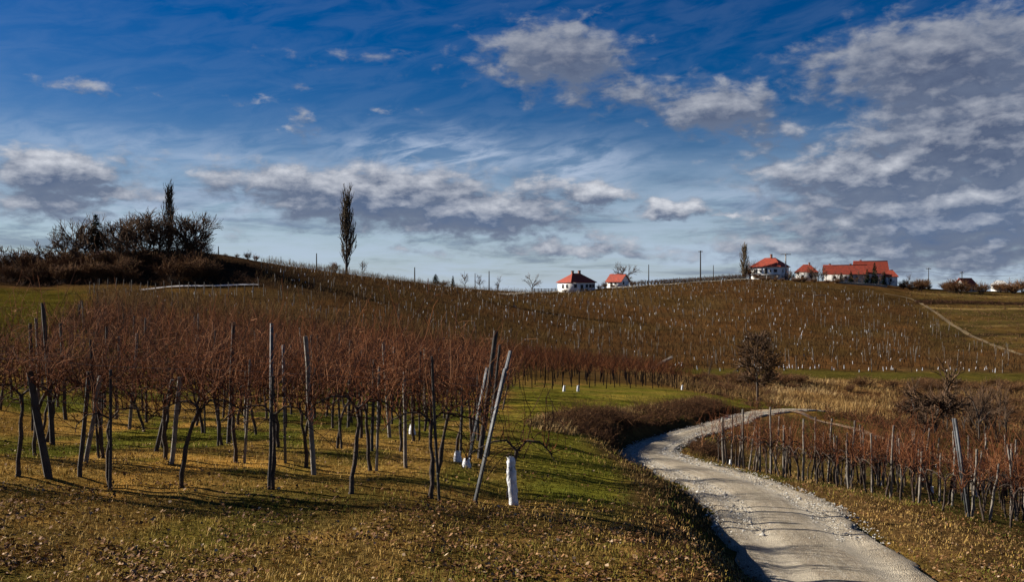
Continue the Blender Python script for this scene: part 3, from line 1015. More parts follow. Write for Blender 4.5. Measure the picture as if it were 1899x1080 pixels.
tag(obj('far_sleeves', mesh_np('far_sleeves', V, Q), M['plastic']), 'scattered tiny white sleeves higher up the far hillside', 'vine sleeves', kind='stuff')

def post(base, top, w, matl, label, group=None, name='vineyard_post', notched=False):
    """slim angle-section stake from base to top, foot set in the ground"""
    base = np.array(base, float); top = np.array(top, float)
    d = top - base; L = float(np.linalg.norm(d))
    mb = MB()
    t = w * .22
    if notched:      # open steel profile: web and two flanges
        mb.box(-w / 2, w / 2, -t / 2, t / 2, -.2, L)
        mb.box(-w / 2 - t, -w / 2, -w * .4, t / 2 + .001, -.2, L)
        mb.box(w / 2, w / 2 + t, -w * .4, t / 2 + .001, -.2, L - .004)
        for zz in np.arange(.4, L - .1, .3):
            mb.box(w / 2 + t, w / 2 + t + .006, -w * .3, 0, zz, zz + .02)
    else:            # split wooden stake, slightly irregular
        rg = np.random.default_rng(int(abs(base[0] * 1000)) % 9999)
        n = 6
        zz = np.linspace(-.2, L, n)
        P = np.column_stack([rg.normal(0, w * .10, n), rg.normal(0, w * .10, n), zz])[None]
        V, Q = tubes(P, (np.linspace(.62, .5, n) * w * rg.uniform(.9, 1.1, n))[None], 6)
        mb.add(V, Q)
        mb.add(V[-6:], [(0, 1, 2, 3), (0, 3, 4, 5)])
    o = obj(name, mb.mesh('post'), matl, None, base)
    o.rotation_mode = 'QUATERNION'
    o.rotation_quaternion = Vector(d).to_track_quat('Z', 'Y')
    return tag(o, label, 'post', group)

def post_px(bx, by, tx, ty, w, matl, label, group=None, Y=None, lean_y=0.0, notched=False):
    b = hit(bx, by) if Y is None else at(bx, Y)
    yt = b[1] + lean_y
    top = ((tx - 949.5) / F * yt, yt, (540 - ty) / F * yt)
    return post(b, top, w, matl, label, group, notched=notched)

post_px(880, 932, 936, 684, .055, M['steel'], 'leaning galvanised steel post at the end of the nearest vine row', None, None, .15, True)
post_px(893, 872, 946, 651, .050, M['steel'], 'long leaning grey steel post crossing the end post of nearest row', None, None, .3, True)
post_px(889, 852, 920, 614, .085, M['darkwood'], 'tall dark wooden end post leaning right above the vines', None, None, .2)
post_px(868, 860, 903, 682, .050, M['steel'], 'slim grey steel post leaning right behind the end posts', None, None, .2, True)
post_px(160, 857, 186, 698, .060, M['wood'], 'pale wooden stake leaning right among the leftmost vines')
post_px(90, 888, 54, 690, .085, M['darkwood'], 'thick dark post leaning left at the end of nearest row')
post_px(98, 826, 80, 562, .070, M['darkwood'], 'tall dark wooden post standing beside the olive lawn')
post_px(122, 780, 112, 600, .070, M['darkwood'], 'slim dark post behind the tall dark post near the lawn')
post_px(318, 862, 333, 700, .060, M['wood'], 'weathered grey stake beside the thick vine trunk in nearest row')
post_px(290, 838, 320, 705, .060, M['darkwood'], 'dark stake leaning right between two vine trunks')
post_px(501, 886, 503, 600, .055, M['steel'], 'straight grey steel post rising out of the nearest vine row', None, None, 0, True)
post_px(582, 882, 568, 624, .060, M['wood'], 'pale grey wooden post leaning slightly left in second row')
post_px(455, 800, 456, 690, .055, M['wood'], 'short pale stake deep between the vine trunks')
post_px(530, 860, 526, 640, .050, M['steel'], 'thin grey steel post just right of the straight steel post', None, None, 0, True)
post_px(62, 800, 56, 600, .060, M['darkwood'], 'dark upright stake at the lawn side end of the rows')
post_px(72, 790, 68, 590, .060, M['wood'], 'grey upright stake just behind the tall dark post')
post_px(148, 886, 165, 690, .055, M['darkwood'], 'dark stake crossing the pale leaning stake')
post_px(905, 848, 927, 640, .055, M['darkwood'], 'dark leaning stake between the crossing steel posts', None, None, .1)
post_px(752, 868, 750, 690, .050, M['wood'], 'thin grey stake tied to a vine of the second row')
post_px(690, 838, 694, 668, .050, M['darkwood'], 'thin dark stake tied to a vine of the third row')
for rr in range(4):
    Y = 11.5 + 2.2 * rr
    for j, x in enumerate(np.arange(right_edge(Y), left_edge(Y), -1.07)):
        if (j + rr) % 2: continue
        xs_ = x + rng.normal(.07, .05); b = np.array([xs_, Y - .06, gz(xs_, Y - .06)])
        post(b, b + (rng.normal(0, .09), rng.normal(0, .05), rng.uniform(1.15, 1.9)), .036, M['darkwood'] if rng.random() < .6 else M['wood'], f'thin stake tied to the {ORD[j]} vine of the {ORD[rr]} row', 'thin stakes tied to the vines of the first rows')
# stakes in the farther rows
GP = 'wooden stakes along the vine rows left of road'
nst = 0
for rr in range(2, 15):
    Y = 11.7 + 2.2 * rr + .1
    for kx, x in enumerate(np.arange(right_edge(Y) - 1.6 - (rr % 3) * 1.3, left_edge(Y), -5.4)):
        b = np.array([x, Y, gz(x, Y)])
        post(b, b + (rng.normal(0, .10), rng.normal(0, .06), rng.uniform(1.9, 2.25)), .06, M['wood'] if rng.random() < .6 else M['darkwood'], f'{ORD[kx]} upright wooden stake from the meadow end of the {ORD[rr]} vine row', GP); nst += 1
    if rr % 2 == 0 or rr > 9: continue
    xe = right_edge(Y) + rng.uniform(.1, .5)
    b = np.array([xe, Y, gz(xe, Y)])
    post(b, b + (rng.uniform(-.05, .28), rng.normal(0, .05), rng.uniform(1.35, 1.8)), .05, M['darkwood'], f'wooden end stake of the {ORD[rr]} vine row leaning over the meadow', 'end stakes of the vine rows beside the meadow'); nst += 1

# right vineyard
post_px(1797, 960, 1771, 777, .075, M['steel'], 'long pale steel post leaning left above the young vines', None, None, 0, True)
post_px(1341, 862, 1340, 775, .060, M['wood'], 'upright grey stake at the road bend end of young vine row')
post_px(1573, 908, 1570, 818, .055, M['wood'], 'grey stake standing halfway along the row of young vines')
GQ = 'stakes among the young vines right of road'
for i in rng.choice(len(RV_ROWS), 105, replace=False):
    X, Y, q = RV_ROWS[i]
    b = np.array([X + .1, Y, gz(X + .1, Y)])
    post(b, b + (rng.normal(0, .07), rng.normal(0, .05), rng.uniform(1.0, 1.6)), .042, M['wood'], 'thin pale stake among the young vines right of the road', GQ); nst += 1
# hillside stakes
GK = 'stakes along the lower edge of the hillside vineyard'
hs_ = hv[np.argsort(hv[:, 1])]
cand = hs_[rng.random(len(hs_)) < .075]
for X, Y in cand[:170]:
    b = np.array([X, Y, gz(X, Y)])
    post(b, b + (rng.normal(0, .12), 0, rng.uniform(1.5, 2.0)), .085, M['wood'], 'small pale stake in the hillside vine rows', GK)
rest = cand[170:]; n = len(rest)
b = np.column_stack([rest, ground(rest[:, 0], rest[:, 1])]); t_ = b + np.column_stack([rng.normal(0, .1, n), np.zeros(n), rng.uniform(1.5, 2.0, n)])
V, Q = tubes(np.stack([b, t_], 1), np.full((n, 2), .05), 4)
tag(obj('far_stakes', mesh_np('far_stakes', V, Q), M['wood']), 'many thin stakes in the rows high on the far hillside', 'posts', kind='stuff')
# end stakes before the knoll track
for px in np.arange(184, 480, 15):
    q = at(px, 141); post(q, q + (rng.normal(0, .1), 0, rng.uniform(1.5, 2.1)), .10, M['wood'], 'pale row end stake before the dark bank of the knoll', 'row end stakes below the knoll')

# trellis wires of the first rows
for rr in range(0, 4):
    Y = 11.7 + 2.2 * rr
    xs = np.linspace(left_edge(Y), right_edge(Y) + .6, 24)
    for hgt, nm in ((1.02, 'lower'), (1.55, 'middle')):
        P = np.column_stack([xs, np.full(24, Y + .03), ground(xs, np.full(24, Y)) * .35 + np.interp(xs, [xs[0], xs[-1]], ground(xs[[0, -1]], np.full(2, Y))) * .65 + hgt])[None]
        V, Q = tubes(P, np.full((1, 24), .0024), 4)
        tag(obj('trellis_wire', mesh_np('trellis_wire', V, Q), M['wire']), f'{nm} trellis wire strung along ' + ['the nearest', 'the second', 'the third', 'the fourth'][rr] + ' vine row', 'wire')

# ------------------------------------------------------------------ grass, litter, scrub
def blades(name, x, y, h, w, nb, tint, matl, label, cat, spread=.05, flat=.5, z=None):
    n = len(x)
    z = ground(x, y) if z is None else z
    X = np.repeat(x, nb) + rng.normal(0, spread, n * nb); Y = np.repeat(y, nb) + rng.normal(0, spread, n * nb)
    Z = np.repeat(z, nb)
    a = rng.uniform(0, 2 * np.pi, n * nb); hh = np.repeat(h, nb) * rng.uniform(.5, 1.3, n * nb)
    d = np.column_stack([np.cos(a), np.sin(a), np.zeros(n * nb)])
    fl = rng.uniform(.1, 1, n * nb) * flat
    b = np.column_stack([X, Y, Z - .01])
    up = np.array([0, 0, 1.0])
    m_ = b + (up * .6 + d * fl[:, None] * .4) * hh[:, None]
    t2 = b + (up * (1 - .45 * fl[:, None]) + d * fl[:, None] * 1.2) * hh[:, None]
    side = np.column_stack([-np.sin(a), np.cos(a), np.zeros(n * nb)])
    ww = np.repeat(w, nb)
    P = np.stack([b, m_, t2], 1)
    V, Q = strips(P, np.stack([ww, ww * .8, ww * .12], 1), side)
    tt = np.clip(np.repeat(tint, nb) + rng.normal(0, .13, n * nb), 0, 1)
    me = mesh_np(name, V, Q, False, {'tint': np.repeat(tt, 6)})
    tag(obj(name, me, matl), label, cat, kind='stuff')

def scatter(n, x0, x1, y0, y1, power=1.0):
    """uniform over the picture rather than the ground: more near than far"""
    v = rng.random(n)
    y = 1 / (1 / y0 + (1 / y1 - 1 / y0) * v) if power else rng.uniform(y0, y1, n)
    u = rng.uniform(-.64, .64, n)
    x = u * (y + 1)
    k = (x > x0) & (x < x1)
    return x[k], y[k]

# meadow and vineyard floor
x, y = scatter(24500, -60, 40, 6.2, 48)
s, _ = road_dist(x, y)
k = (s > HW + .1) | ((s < -HW - .15) & (y < 40))
x, y, s = x[k], y[k], s[k]
n1 = vnoise(x, y, 2.2, 21); n2 = vnoise(x, y, .6, 22)
edge = np.interp(y, [11.7, 30, 46, 60], [-.3, -.3, 0, 6])
mead = sstep(x, edge - .3, edge + 1.2) * (s > 0) * sstep(y, 11, 14.5)
dry = np.clip(.56 - .36 * mead + (n1 - .5) * 1.0 + (n2 - .5) * .4, 0, 1)
dry = np.where(y > 24, np.clip(dry - .18, 0, 1), dry)
dry = np.where(s < 0, np.clip(.5 + (n1 - .5) * 1.1, 0, 1), dry)
h = rng.uniform(.02, .058, len(x)) * (1 + .3 * n1)
blades('meadow_grass', x, y, h, .0018 + .00022 * y, 5, dry, M['grass'], 'short winter grass, green and straw coloured, under the vines', 'grass')

xl = rng.uniform(-95, -12, 9000); yl = rng.uniform(28, 146, 9000)
k = (xl + .47 * yl + 1 < 0) & (xl > -.64 * yl - 2); xl, yl = xl[k], yl[k]
blades('lawn_grass', xl, yl, rng.uniform(.06, .16, len(xl)), np.full(len(xl), .010), 6, np.clip(.42 + (vnoise(xl, yl, 6, 51) - .5) * .9, 0, 1), M['grass'], 'olive winter grass on the open slope below the knoll', 'grass', .25, .8)

# fallen leaves
def leaves(n, gen, label):
    x, y = gen(n)
    s, rz = road_dist(x, y)
    k = np.abs(s) > HW - .15
    x, y = x[k], y[k]; n = len(x)
    z = ground(x, y) + rng.uniform(.015, .05, n)
    a = rng.uniform(0, 6.28, n); sz = rng.uniform(.010, .028, n)
    d = np.column_stack([np.cos(a), np.sin(a), rng.normal(0, .35, n)]); e = np.column_stack([-np.sin(a), np.cos(a), rng.normal(0, .35, n)])
    c = np.column_stack([x, y, z])
    fold = np.column_stack([np.zeros(n), np.zeros(n), rng.uniform(-.3, .9, n) * sz])
    V = np.stack([c - d * sz[:, None], c + e * sz[:, None] * .75 + fold, c + d * sz[:, None], c - e * sz[:, None] * .75 + fold], 1).reshape(-1, 3)
    i = np.arange(n)[:, None] * 4
    T = np.concatenate([i + [0, 1, 2], i + [0, 2, 3]])
    me = mesh_np('fallen_leaves', V, T, False, {'tint': np.repeat(np.clip(rng.beta(1.2, 2.5, n), 0, 1), 4)})
    tag(obj('fallen_leaves', me, M['leaf']), label, 'leaves', kind='stuff')
def g1_(n):
    x, y = scatter(n, -60, 40, 6.2, 15)
    k = rng.random(len(x)) < np.clip(.25 + .75 * sstep(y, 14.5, 10.5), 0, 1) * np.clip(vnoise(x, y, .9, 31) * vnoise(x, y, .35, 32) * 3.2 - .25, .05, 1)
    return x[k], y[k]
leaves(36000, g1_, 'curled brown and pale fallen leaves littering the foreground grass')
def g2_(n):
    x, y = scatter(n, -60, 40, 14, 34)
    s, _ = road_dist(x, y)
    k = rng.random(len(x)) < np.where((s < 0) & (s > -5.5), .9, .3)
    return x[k], y[k]
leaves(14000, g2_, 'dry fallen leaves under the vine rows and along the road verge')

# brambles and dead grass on the cut bank of the road
path = catmull(ROADC, 60)
T = np.gradient(path[:, :2], axis=0); T /= np.linalg.norm(T, axis=1, keepdims=True); Nn = np.column_stack([-T[:, 1], T[:, 0]])
def bank_pts(n, y0, y1, s0, s1):
    ok = np.nonzero((path[:, 1] > y0) & (path[:, 1] < y1))[0]
    i = rng.choice(ok, n)
    k = rng.uniform(s0, s1, n)
    return path[i, 0] + Nn[i, 0] * k, path[i, 1] + Nn[i, 1] * k

def brush(name, x, y, nst_, hgt, thick, label, matl, tint=(0, 1), S=3, K=4, spread=.6):
    n = len(x); z = ground(x, y)
    N = n * nst_
    base = np.repeat(np.column_stack([x, y, z - .03]), nst_, 0) + np.column_stack([rng.normal(0, .12, N), rng.normal(0, .12, N), np.zeros(N)])
    d = unit(np.column_stack([rng.normal(0, spread, N), rng.normal(0, spread, N), np.ones(N)]))
    L = np.repeat(hgt, nst_) * rng.uniform(.4, 1.25, N)
    P, Rr = shoots(rng, base, d, L, K, thick, thick * .4, .4, .3)
    V, Q = tubes(P, Rr, S)
    tag(obj(name, mesh_np(name, V, Q, False, {'tint': np.repeat(rng.uniform(tint[0], tint[1], N), K * S)}), matl), label, 'scrub', kind='stuff')

x1, y1 = bank_pts(1050, 24, 43, HW + .15, HW + 1.9)
brush('bank_brambles', x1, y1, 13, rng.uniform(.2, .6, len(x1)) * (.35 + 1.5 * vnoise(x1, y1, 1.1, 77)), .006, 'dark tangled brambles on the cut bank above the road bend', M['scrub'], (0, .7))  # tint range kept low, shadow on the bank is part of the colour
c_ = hit(1300, 832, 10, 60)
xi = c_[0] + rng.normal(0, .55, 150); yi = c_[1] + rng.normal(0, .8, 150)
sdi, _ = road_dist(xi, yi); k = np.abs(sdi) > HW + .25; xi, yi = xi[k], yi[k]
brush('corner_brambles', xi, yi, 12, rng.uniform(.2, .5, len(xi)), .006, 'dark brambles on the inner corner of the road bend', M['scrub'], (0, .7))
x2, y2 = bank_pts(1500, 23, 44, HW + 1.3, HW + 2.3)
blades('bank_dry_grass', x2, y2, rng.uniform(.10, .24, len(x2)), np.full(len(x2), .006), 8, rng.uniform(.0, .8, len(x2)), M['drygrass'], 'tan dead grass along the top edge of the road bank', 'grass', .1, .9)
x3, y3 = bank_pts(700, 9, 25, HW + .05, HW + 1.3)
blades('ditch_grass', x3, y3, rng.uniform(.04, .09, len(x3)), np.full(len(x3), .004), 7, rng.uniform(0, .6, len(x3)), M['drygrass'], 'withered grass on the low bank at the road edge', 'grass', .1, .9)
x4, y4 = bank_pts(2600, 10, 44, -HW - 2.8, -HW - .1)
blades('verge_grass', x4, y4, rng.uniform(.03, .09, len(x4)), np.full(len(x4), .004), 6, rng.uniform(.0, .45, len(x4)), M['drygrass'], 'straw coloured grass on the verge right of the road', 'grass', .09, .9)
# valley
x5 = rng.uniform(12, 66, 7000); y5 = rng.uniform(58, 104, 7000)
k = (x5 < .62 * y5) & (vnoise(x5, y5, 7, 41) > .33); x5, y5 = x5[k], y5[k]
blades('valley_grass', x5, y5, rng.uniform(.25, .7, len(x5)), np.full(len(x5), .013), 8, np.clip(vnoise(x5, y5, 5, 45) * 1.0 - .05, 0, .95) * np.where((949.5 + F * x5 / y5 > 1420) & (949.5 + F * x5 / y5 < 1670), 1, .42), M['drygrass'], 'tall tan dead grass filling the valley below the hill', 'grass', .3, .9)  # tint brighter within the golden patch, standing in for sunlight
x6 = rng.uniform(13, 68, 2900); y6 = rng.uniform(46, 103, 2900)
pq = 949.5 + F * x6 / y6
k = (x6 < .62 * y6) & (vnoise(x6, y6, 8, 43) > np.where((pq > 1430) & (pq < 1660) & (y6 > 60) & (y6 < 95), .75, .42)); x6, y6 = x6[k], y6[k]
sd, _ = road_dist(x6, y6); k = np.abs(sd) > 2.5; x6, y6 = x6[k], y6[k]
brush('valley_scrub', x6, y6, 16, rng.uniform(.4, 1.15, len(x6)), .014, 'rust brown leafless scrub covering the valley slope', M['scrub'], (0, .8))
# knoll scrub, tinted dark in place of shade on the bank
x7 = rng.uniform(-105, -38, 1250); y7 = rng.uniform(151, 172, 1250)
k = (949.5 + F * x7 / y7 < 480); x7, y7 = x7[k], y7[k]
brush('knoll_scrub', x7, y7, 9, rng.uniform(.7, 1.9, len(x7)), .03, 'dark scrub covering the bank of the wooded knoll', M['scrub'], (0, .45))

yb = hit(1790, 562, 120)[1]
xh = rng.uniform(118, 185, 420); yh = yb + .06 * (xh - 150) + rng.normal(0, 2.0, 420)
k = (xh - .44 * yh > 4) & (xh < .62 * yh); xh, yh = xh[k], yh[k]
brush('terrace_scrub', xh, yh, 9, rng.uniform(.6, 1.4, len(xh)), .04, 'dark scrub line along the terrace right of hillside vineyard', M['scrub'], (0, .4))
xh = rng.uniform(70, 185, 2600); yh = rng.uniform(165, 320, 2600)
k = (xh - .44 * yh > 1) & (xh < .62 * yh); xh, yh = xh[k], yh[k]
brush('terrace_tufts', xh, yh, 5, rng.uniform(.4, 1.1, len(xh)), .045, 'tufts of dead grass on the terraces right of hillside vineyard', M['scrub'], (0, 1), 3, 3)

# ------------------------------------------------------------------ trees
def grow(rg, p, d, L, r, depth, maxd, out, ang, kids, gravity=.0, K=5):
    t = np.linspace(0, 1, K)
    side = unit(rg.normal(0, 1, 3))
    P = p + np.outer(t, d) * L + np.outer(np.sin(t * 3.0) * .10 * L, side) + np.cumsum(rg.normal(0, .03 * L, (K, 3)), 0) * t[:, None]
    P[:, 2] += gravity * L * t ** 2
    out.append((depth, P, np.linspace(r, r * (.5 if depth < maxd else .3), K)))
    if depth == maxd: return
    n = kids[depth]
    for c in range(n):
        f = rg.uniform(.30 if depth else .38, 1.0) if c else 1.0
        q = f * (K - 1); i = min(int(q), K - 2); g = q - i
        b = P[i] * (1 - g) + P[i + 1] * g
        dd = unit(P[min(i + 1, K - 1)] - P[i])
        ax = unit(np.cross(dd, rg.normal(0, 1, 3)))
        a = rg.normal(ang[depth], ang[depth] * .25) * (.4 if c == 0 else 1)
        nd = unit(dd * math.cos(a) + ax * math.sin(a))
        grow(rg, b, nd, L * rg.uniform(.5, .82) * (1 if f > .5 else .9), r * (.62 if c else .72), depth + 1, maxd, out, ang, kids, gravity, K)

def tree_meshes(out, split, S0, S1, rg):
    def pack(sel, S, nm):
        if not sel: return None
        P = np.array([a[1] for a in sel]); Rr = np.array([a[2] for a in sel])
        V, Q = tubes(P, Rr, S)
        return mesh_np(nm, V, Q, S > 4, {'tint': np.repeat(np.clip(rg.beta(2, 2.4, len(sel)), 0, 1), P.shape[1] * S)})
    return pack([a for a in out if a[0] < split], S0, 'trunk'), pack([a for a in out if a[0] >= split], S1, 'crown')

def normal_size(out):
    pts = np.concatenate([a[1] for a in out])
    h = pts[:, 2].max()
    w = max(np.ptp(pts[:, 0]), np.ptp(pts[:, 1]))
    return h, w

def bare_tree(seed, kids=(6, 5, 5, 4), ang=(.75, .65, .6, .6), trunk=.33, rad=.022, twig=.0029, gravity=.05):
    """unit-height bare tree"""
    rg = np.random.default_rng(seed)
    out = []
    grow(rg, np.array([0, 0, -.02]), unit(np.array([rg.normal(0, .06), rg.normal(0, .06), 1])), trunk + .05, rad, 0, len(kids), out, ang, kids, gravity)
    h, w = normal_size(out)
    out = [(d, P / h, np.maximum(Rr / h, twig)) for d, P, Rr in out]
    return tree_meshes(out, 2, 6, 3, rg)

def leader_tree(seed, nb=30, top=1.0, wid=.28, twig=.004):
    """bare tree with one straight leader and side limbs (the tree at the road)"""
    rg = np.random.default_rng(seed)
    out = []
    t = np.linspace(0, 1, 5)
    out.append((0, np.column_stack([rg.normal(0, .008, 5), rg.normal(0, .008, 5), -.02 + t * .98]), np.linspace(.020, .005, 5)))
    for i in range(nb):
        z = rg.uniform(.22, .95) if i > 3 else rg.uniform(.2, .45)
        env = wid * (math.sin(min(1, max(.05, (z - .12) / .72)) * math.pi) ** .6 if z < .84 else .55)
        a = rg.uniform(0, 6.28)
        d = unit(np.array([math.cos(a), math.sin(a), rg.uniform(.15, .8)]))
        L = env * rg.uniform(.6, 1.1)
        grow(rg, np.array([0, 0, z]), d, L, .007, 1, 3, out, (0, .7, .7), (0, 6, 5), .08)
    out = [(d, P, np.maximum(Rr, twig)) for d, P, Rr in out]
    return tree_meshes(out, 1, 6, 3, rg)

def poplar(seed, nb=95, wid=.105, twig=.0025):
    rg = np.random.default_rng(seed)
    out = []
    t = np.linspace(0, 1, 5)
    out.append((0, np.column_stack([rg.normal(0, .004, 5), rg.normal(0, .004, 5), -.02 + t * .99]), np.linspace(.017, .004, 5)))
    for i in range(nb):
        z = rg.uniform(.05, .86)
        env = wid * min(1, (z + .10) / .30) * (1 - max(0, z - .25) / .80) ** .7
        a = rg.uniform(0, 6.28); q = rg.uniform(.45, 1.0) * env
        L = rg.uniform(.12, .30) * (1.1 - .5 * z)
        e = np.array([math.cos(a), math.sin(a), 0])
        rad = q * np.array([0.02, .45, .75, .92, 1.0])
        P = np.array([0, 0, z]) + rad[:, None] * e + np.column_stack([np.zeros(5), np.zeros(5), L * np.array([0, .12, .36, .68, 1.0])]) + rg.normal(0, .004, (5, 3))
        out.append((1, P, np.linspace(.0060, .0022, 5)))
        for j in range(9):
            k = rg.integers(1, 5); b = P[k]
            d = unit(e * rg.uniform(-.1, .38) + rg.normal(0, .13, 3) + np.array([0, 0, 1]))
            grow(rg, b, d, rg.uniform(.04, .11), .003, 2, 2, out, (0,), (0,), 0)
    out = [(d, P, np.maximum(Rr, twig * (1 if d > 1 else 1.2))) for d, P, Rr in out]
    return tree_meshes(out, 1, 6, 3, rg)

def bush(seed, ns=26, wid=.75, twig=.0075):
    rg = np.random.default_rng(seed)
    out = []
    for i in range(ns):
        a = rg.uniform(0, 6.28); q = rg.uniform(0, .18)
        d = unit(np.array([math.cos(a) * rg.uniform(0, wid), math.sin(a) * rg.uniform(0, wid), 1]))
        grow(rg, np.array([math.cos(a) * q, math.sin(a) * q, -.04]), d, rg.uniform(.35, .7), .016, 0, 2, out, (.5, .6), (5, 4), -.02)
    out = [(d, P, np.maximum(Rr, twig)) for d, P, Rr in out]
    h, w = normal_size(out)
    out = [(d, P / h, Rr / h) for d, P, Rr in out]
    return tree_meshes(out, 1, 4, 3, rg)

def conifer(seed, wid=.22, nw=26, per=11):
    rg = np.random.default_rng(seed)
    t = np.linspace(0, 1, 5)
    V, Q = tubes(np.column_stack([np.zeros(5), np.zeros(5), t * .98 - .02])[None], np.linspace(.022, .004, 5)[None], 6)
    tm = mesh_np('trunk', V, Q, True, {'tint': np.full(len(V), .3)})
    P = []; Wd = []; sd = []
    for i in range(nw):
        z = .06 + .92 * i / nw
        R_ = wid * (1 - z) ** .85 + .012
        for j in range(per):
            a = rg.uniform(0, 6.28); L = R_ * rg.uniform(.6, 1.15)
            e = np.array([math.cos(a), math.sin(a), 0])
            dz = rg.uniform(-.35, .05) * L
            P.append([np.array([0, 0, z]), np.array([0, 0, z + .1 * L]) + e * L * .5, np.array([0, 0, z + dz]) + e * L])
            Wd.append([.008, .026 * rg.uniform(.6, 1.4), .006]); sd.append(unit(np.array([-e[1], e[0], rg.normal(0, .5)])))
            for q in range(2):
                b = P[-1][1] if q else (P[-1][1] + P[-1][2]) / 2
                d2 = unit(e + rg.normal(0, .6, 3))
                P.append([b, b + d2 * L * .2, b + d2 * L * .38 - np.array([0, 0, .01])]); Wd.append([.006, .014, .003]); sd.append(unit(rg.normal(0, 1, 3)))
    V, Q = strips(np.array(P), np.array(Wd), np.array(sd))
    cm = mesh_np('crown', V, Q, False, {'tint': np.repeat(rg.random(len(P)), 6)})
    return tm, cm

def plant(name, meshes, loc, h, wscale, label, cat, group=None, tm=None, cm=None, parts=('trunk', 'crown'), rz=None):
    o = thing(name, label, cat, loc, float(rng.uniform(0, 6.28)) if rz is None else rz, group)
    o.scale = (h * wscale, h * wscale, h)
    obj(parts[0], meshes[0], tm or M['treebark'], o)
    obj(parts[1], meshes[1], cm or M['twig'], o)
    return o

BT = [bare_tree(s) for s in (3, 8, 21, 34)]
BTS = [bare_tree(s, (5, 5, 4), (.8, .7, .7), .3, .02, .0045) for s in (51, 52, 53)]
PO = [poplar(5), poplar(6, 80)]
BU = [bush(s) for s in (61, 62, 63, 64)]
CO = [conifer(71), conifer(72, .2)]

def tall(px, Y, top):
    q = at(px, Y)
    return q, (540 - top) / F * Y - q[2]

q, h = tall(643, 228, 357); plant('poplar_tree', PO[0], q, h, 1.0, 'tall narrow bare poplar standing alone on the vineyard ridge', 'tree', cm=M['poplar'])
q, h = tall(1380, 335, 455); plant('poplar_tree', PO[1], q, h, 1.5, 'slim bare poplar beside the white hipped house', 'tree', cm=M['poplar'])
q, h = tall(313, 176, 345); plant('poplar_tree', PO[1], q, h, .95, 'narrow bare poplar rising above the wooded knoll', 'tree', cm=M['poplar'])
# knoll
q, h = tall(178, 170, 394); plant('conifer_tree', CO[0], q, h, .9, 'dark pointed conifer among the bare trees of the knoll', 'tree', cm=M['conifer'])
GT = 'bare trees on the wooded knoll'
for i, (px, Y, top, w) in enumerate([(140, 172, 405, 1.0), (205, 174, 402, .9), (232, 176, 398, .8), (262, 174, 388, .9), (285, 172, 400, .9), (340, 172, 388, 1.0), (362, 174, 396, .95), (298, 170, 405, .8), (325, 170, 402, .8), (160, 168, 400, .8), (248, 168, 396, .9), (275, 168, 392, .9), (220, 168, 408, .9), (120, 170, 425, 1.0), (190, 170, 412, 1.0), (350, 168, 400, 1.0)]):
    q, h = tall(px, Y, top - 6); plant('bare_tree', BT[i % 4], q, h, w * 1.15, 'dark leafless tree with spreading crown on the wooded knoll', 'tree', GT)
for i, (px, Y, top) in enumerate([(60, 165, 448), (85, 168, 440), (112, 168, 425), (30, 165, 455), (5, 168, 450), (190, 165, 425), (222, 164, 430), (245, 164, 425), (275, 165, 428), (372, 168, 430), (355, 165, 440), (385, 168, 452)]):
    q, h = tall(px, Y, top); plant('small_bare_tree', BTS[i % 3], q, h, 1.25, 'low twiggy leafless tree at the edge of the wooded knoll', 'tree', 'low twiggy trees on the wooded knoll')
GB = 'leafless bushes on the bank of the knoll'
for i in range(80):
    px = rng.uniform(10, 395); Y = rng.uniform(153, 170)
    q = at(px, Y)
    plant('bare_bush', BU[i % 4], q, rng.uniform(2.5, 5.0), 1.2, 'rust brown leafless bush on the bank of the knoll', 'bush', GB, M['treebark'], M['scrub'], ('stems', 'twigs'))
for px, Y, top in [(418, 182, 474), (440, 188, 468), (460, 192, 462), (474, 194, 468)]:
    q, h = tall(px, Y, top); plant('bare_bush', BU[0], q, max(h, 1.0), 1.1, 'pale twiggy bush on the ridge right of the knoll', 'bush', 'pale bushes beside the knoll', M['treebark'], M['poplar'], ('stems', 'twigs'))
# ridge trees
q, h = tall(672, 232, 480); plant('small_bare_tree', BTS[0], q, h, .9, 'small bare tree on the ridge right of the lone poplar', 'tree')
q, h = tall(620, 232, 484); plant('bare_bush', BU[1], q, h, 1.0, 'low bare bush at the foot of the lone poplar', 'bush', None, None, M['twig'], ('stems', 'twigs'))
q, h = tall(840, 275, 511); plant('conifer_tree', CO[1], q, h, 1.1, 'small dark conifer on the dip of the ridge', 'tree', cm=M['conifer'])
q, h = tall(822, 272, 518); plant('bare_bush', BU[3], q, max(h, 1.5), 1.6, 'dark low bush between broad evergreen and small conifer', 'bush', None, None, M['twig'], ('stems', 'twigs'))
q, h = tall(808, 270, 508); plant('conifer_tree', CO[0], q, h, 2.0, 'broad dark evergreen left of the small conifer on ridge', 'tree', cm=M['conifer'])
for i, (px, top, w) in enumerate([(862, 503, .9), (890, 507, .9), (924, 510, 1.0)]):
    q, h = tall(px, 285, top); plant('small_bare_tree', BTS[i % 3], q, h, w, 'pale bare tree standing on the dip of the ridge', 'tree', 'bare trees on the dip of the ridge', None, M['poplar'])
q, h = tall(988, 300, 505); plant('small_bare_tree', BTS[1], q, h, 1.0, 'dark bare tree left of the pale fence and red roofed house', 'tree')
q, h = tall(1153, 322, 485); plant('bare_tree', BT[1], q, h, 1.15, 'rounded bare tree behind the small red roofed house', 'tree')
q, h = tall(1394, 338, 478); plant('bare_bush', BU[2], q, h, .9, 'tall dark bush between slim poplar and white house', 'bush', None, None, M['twig'], ('stems', 'twigs'))
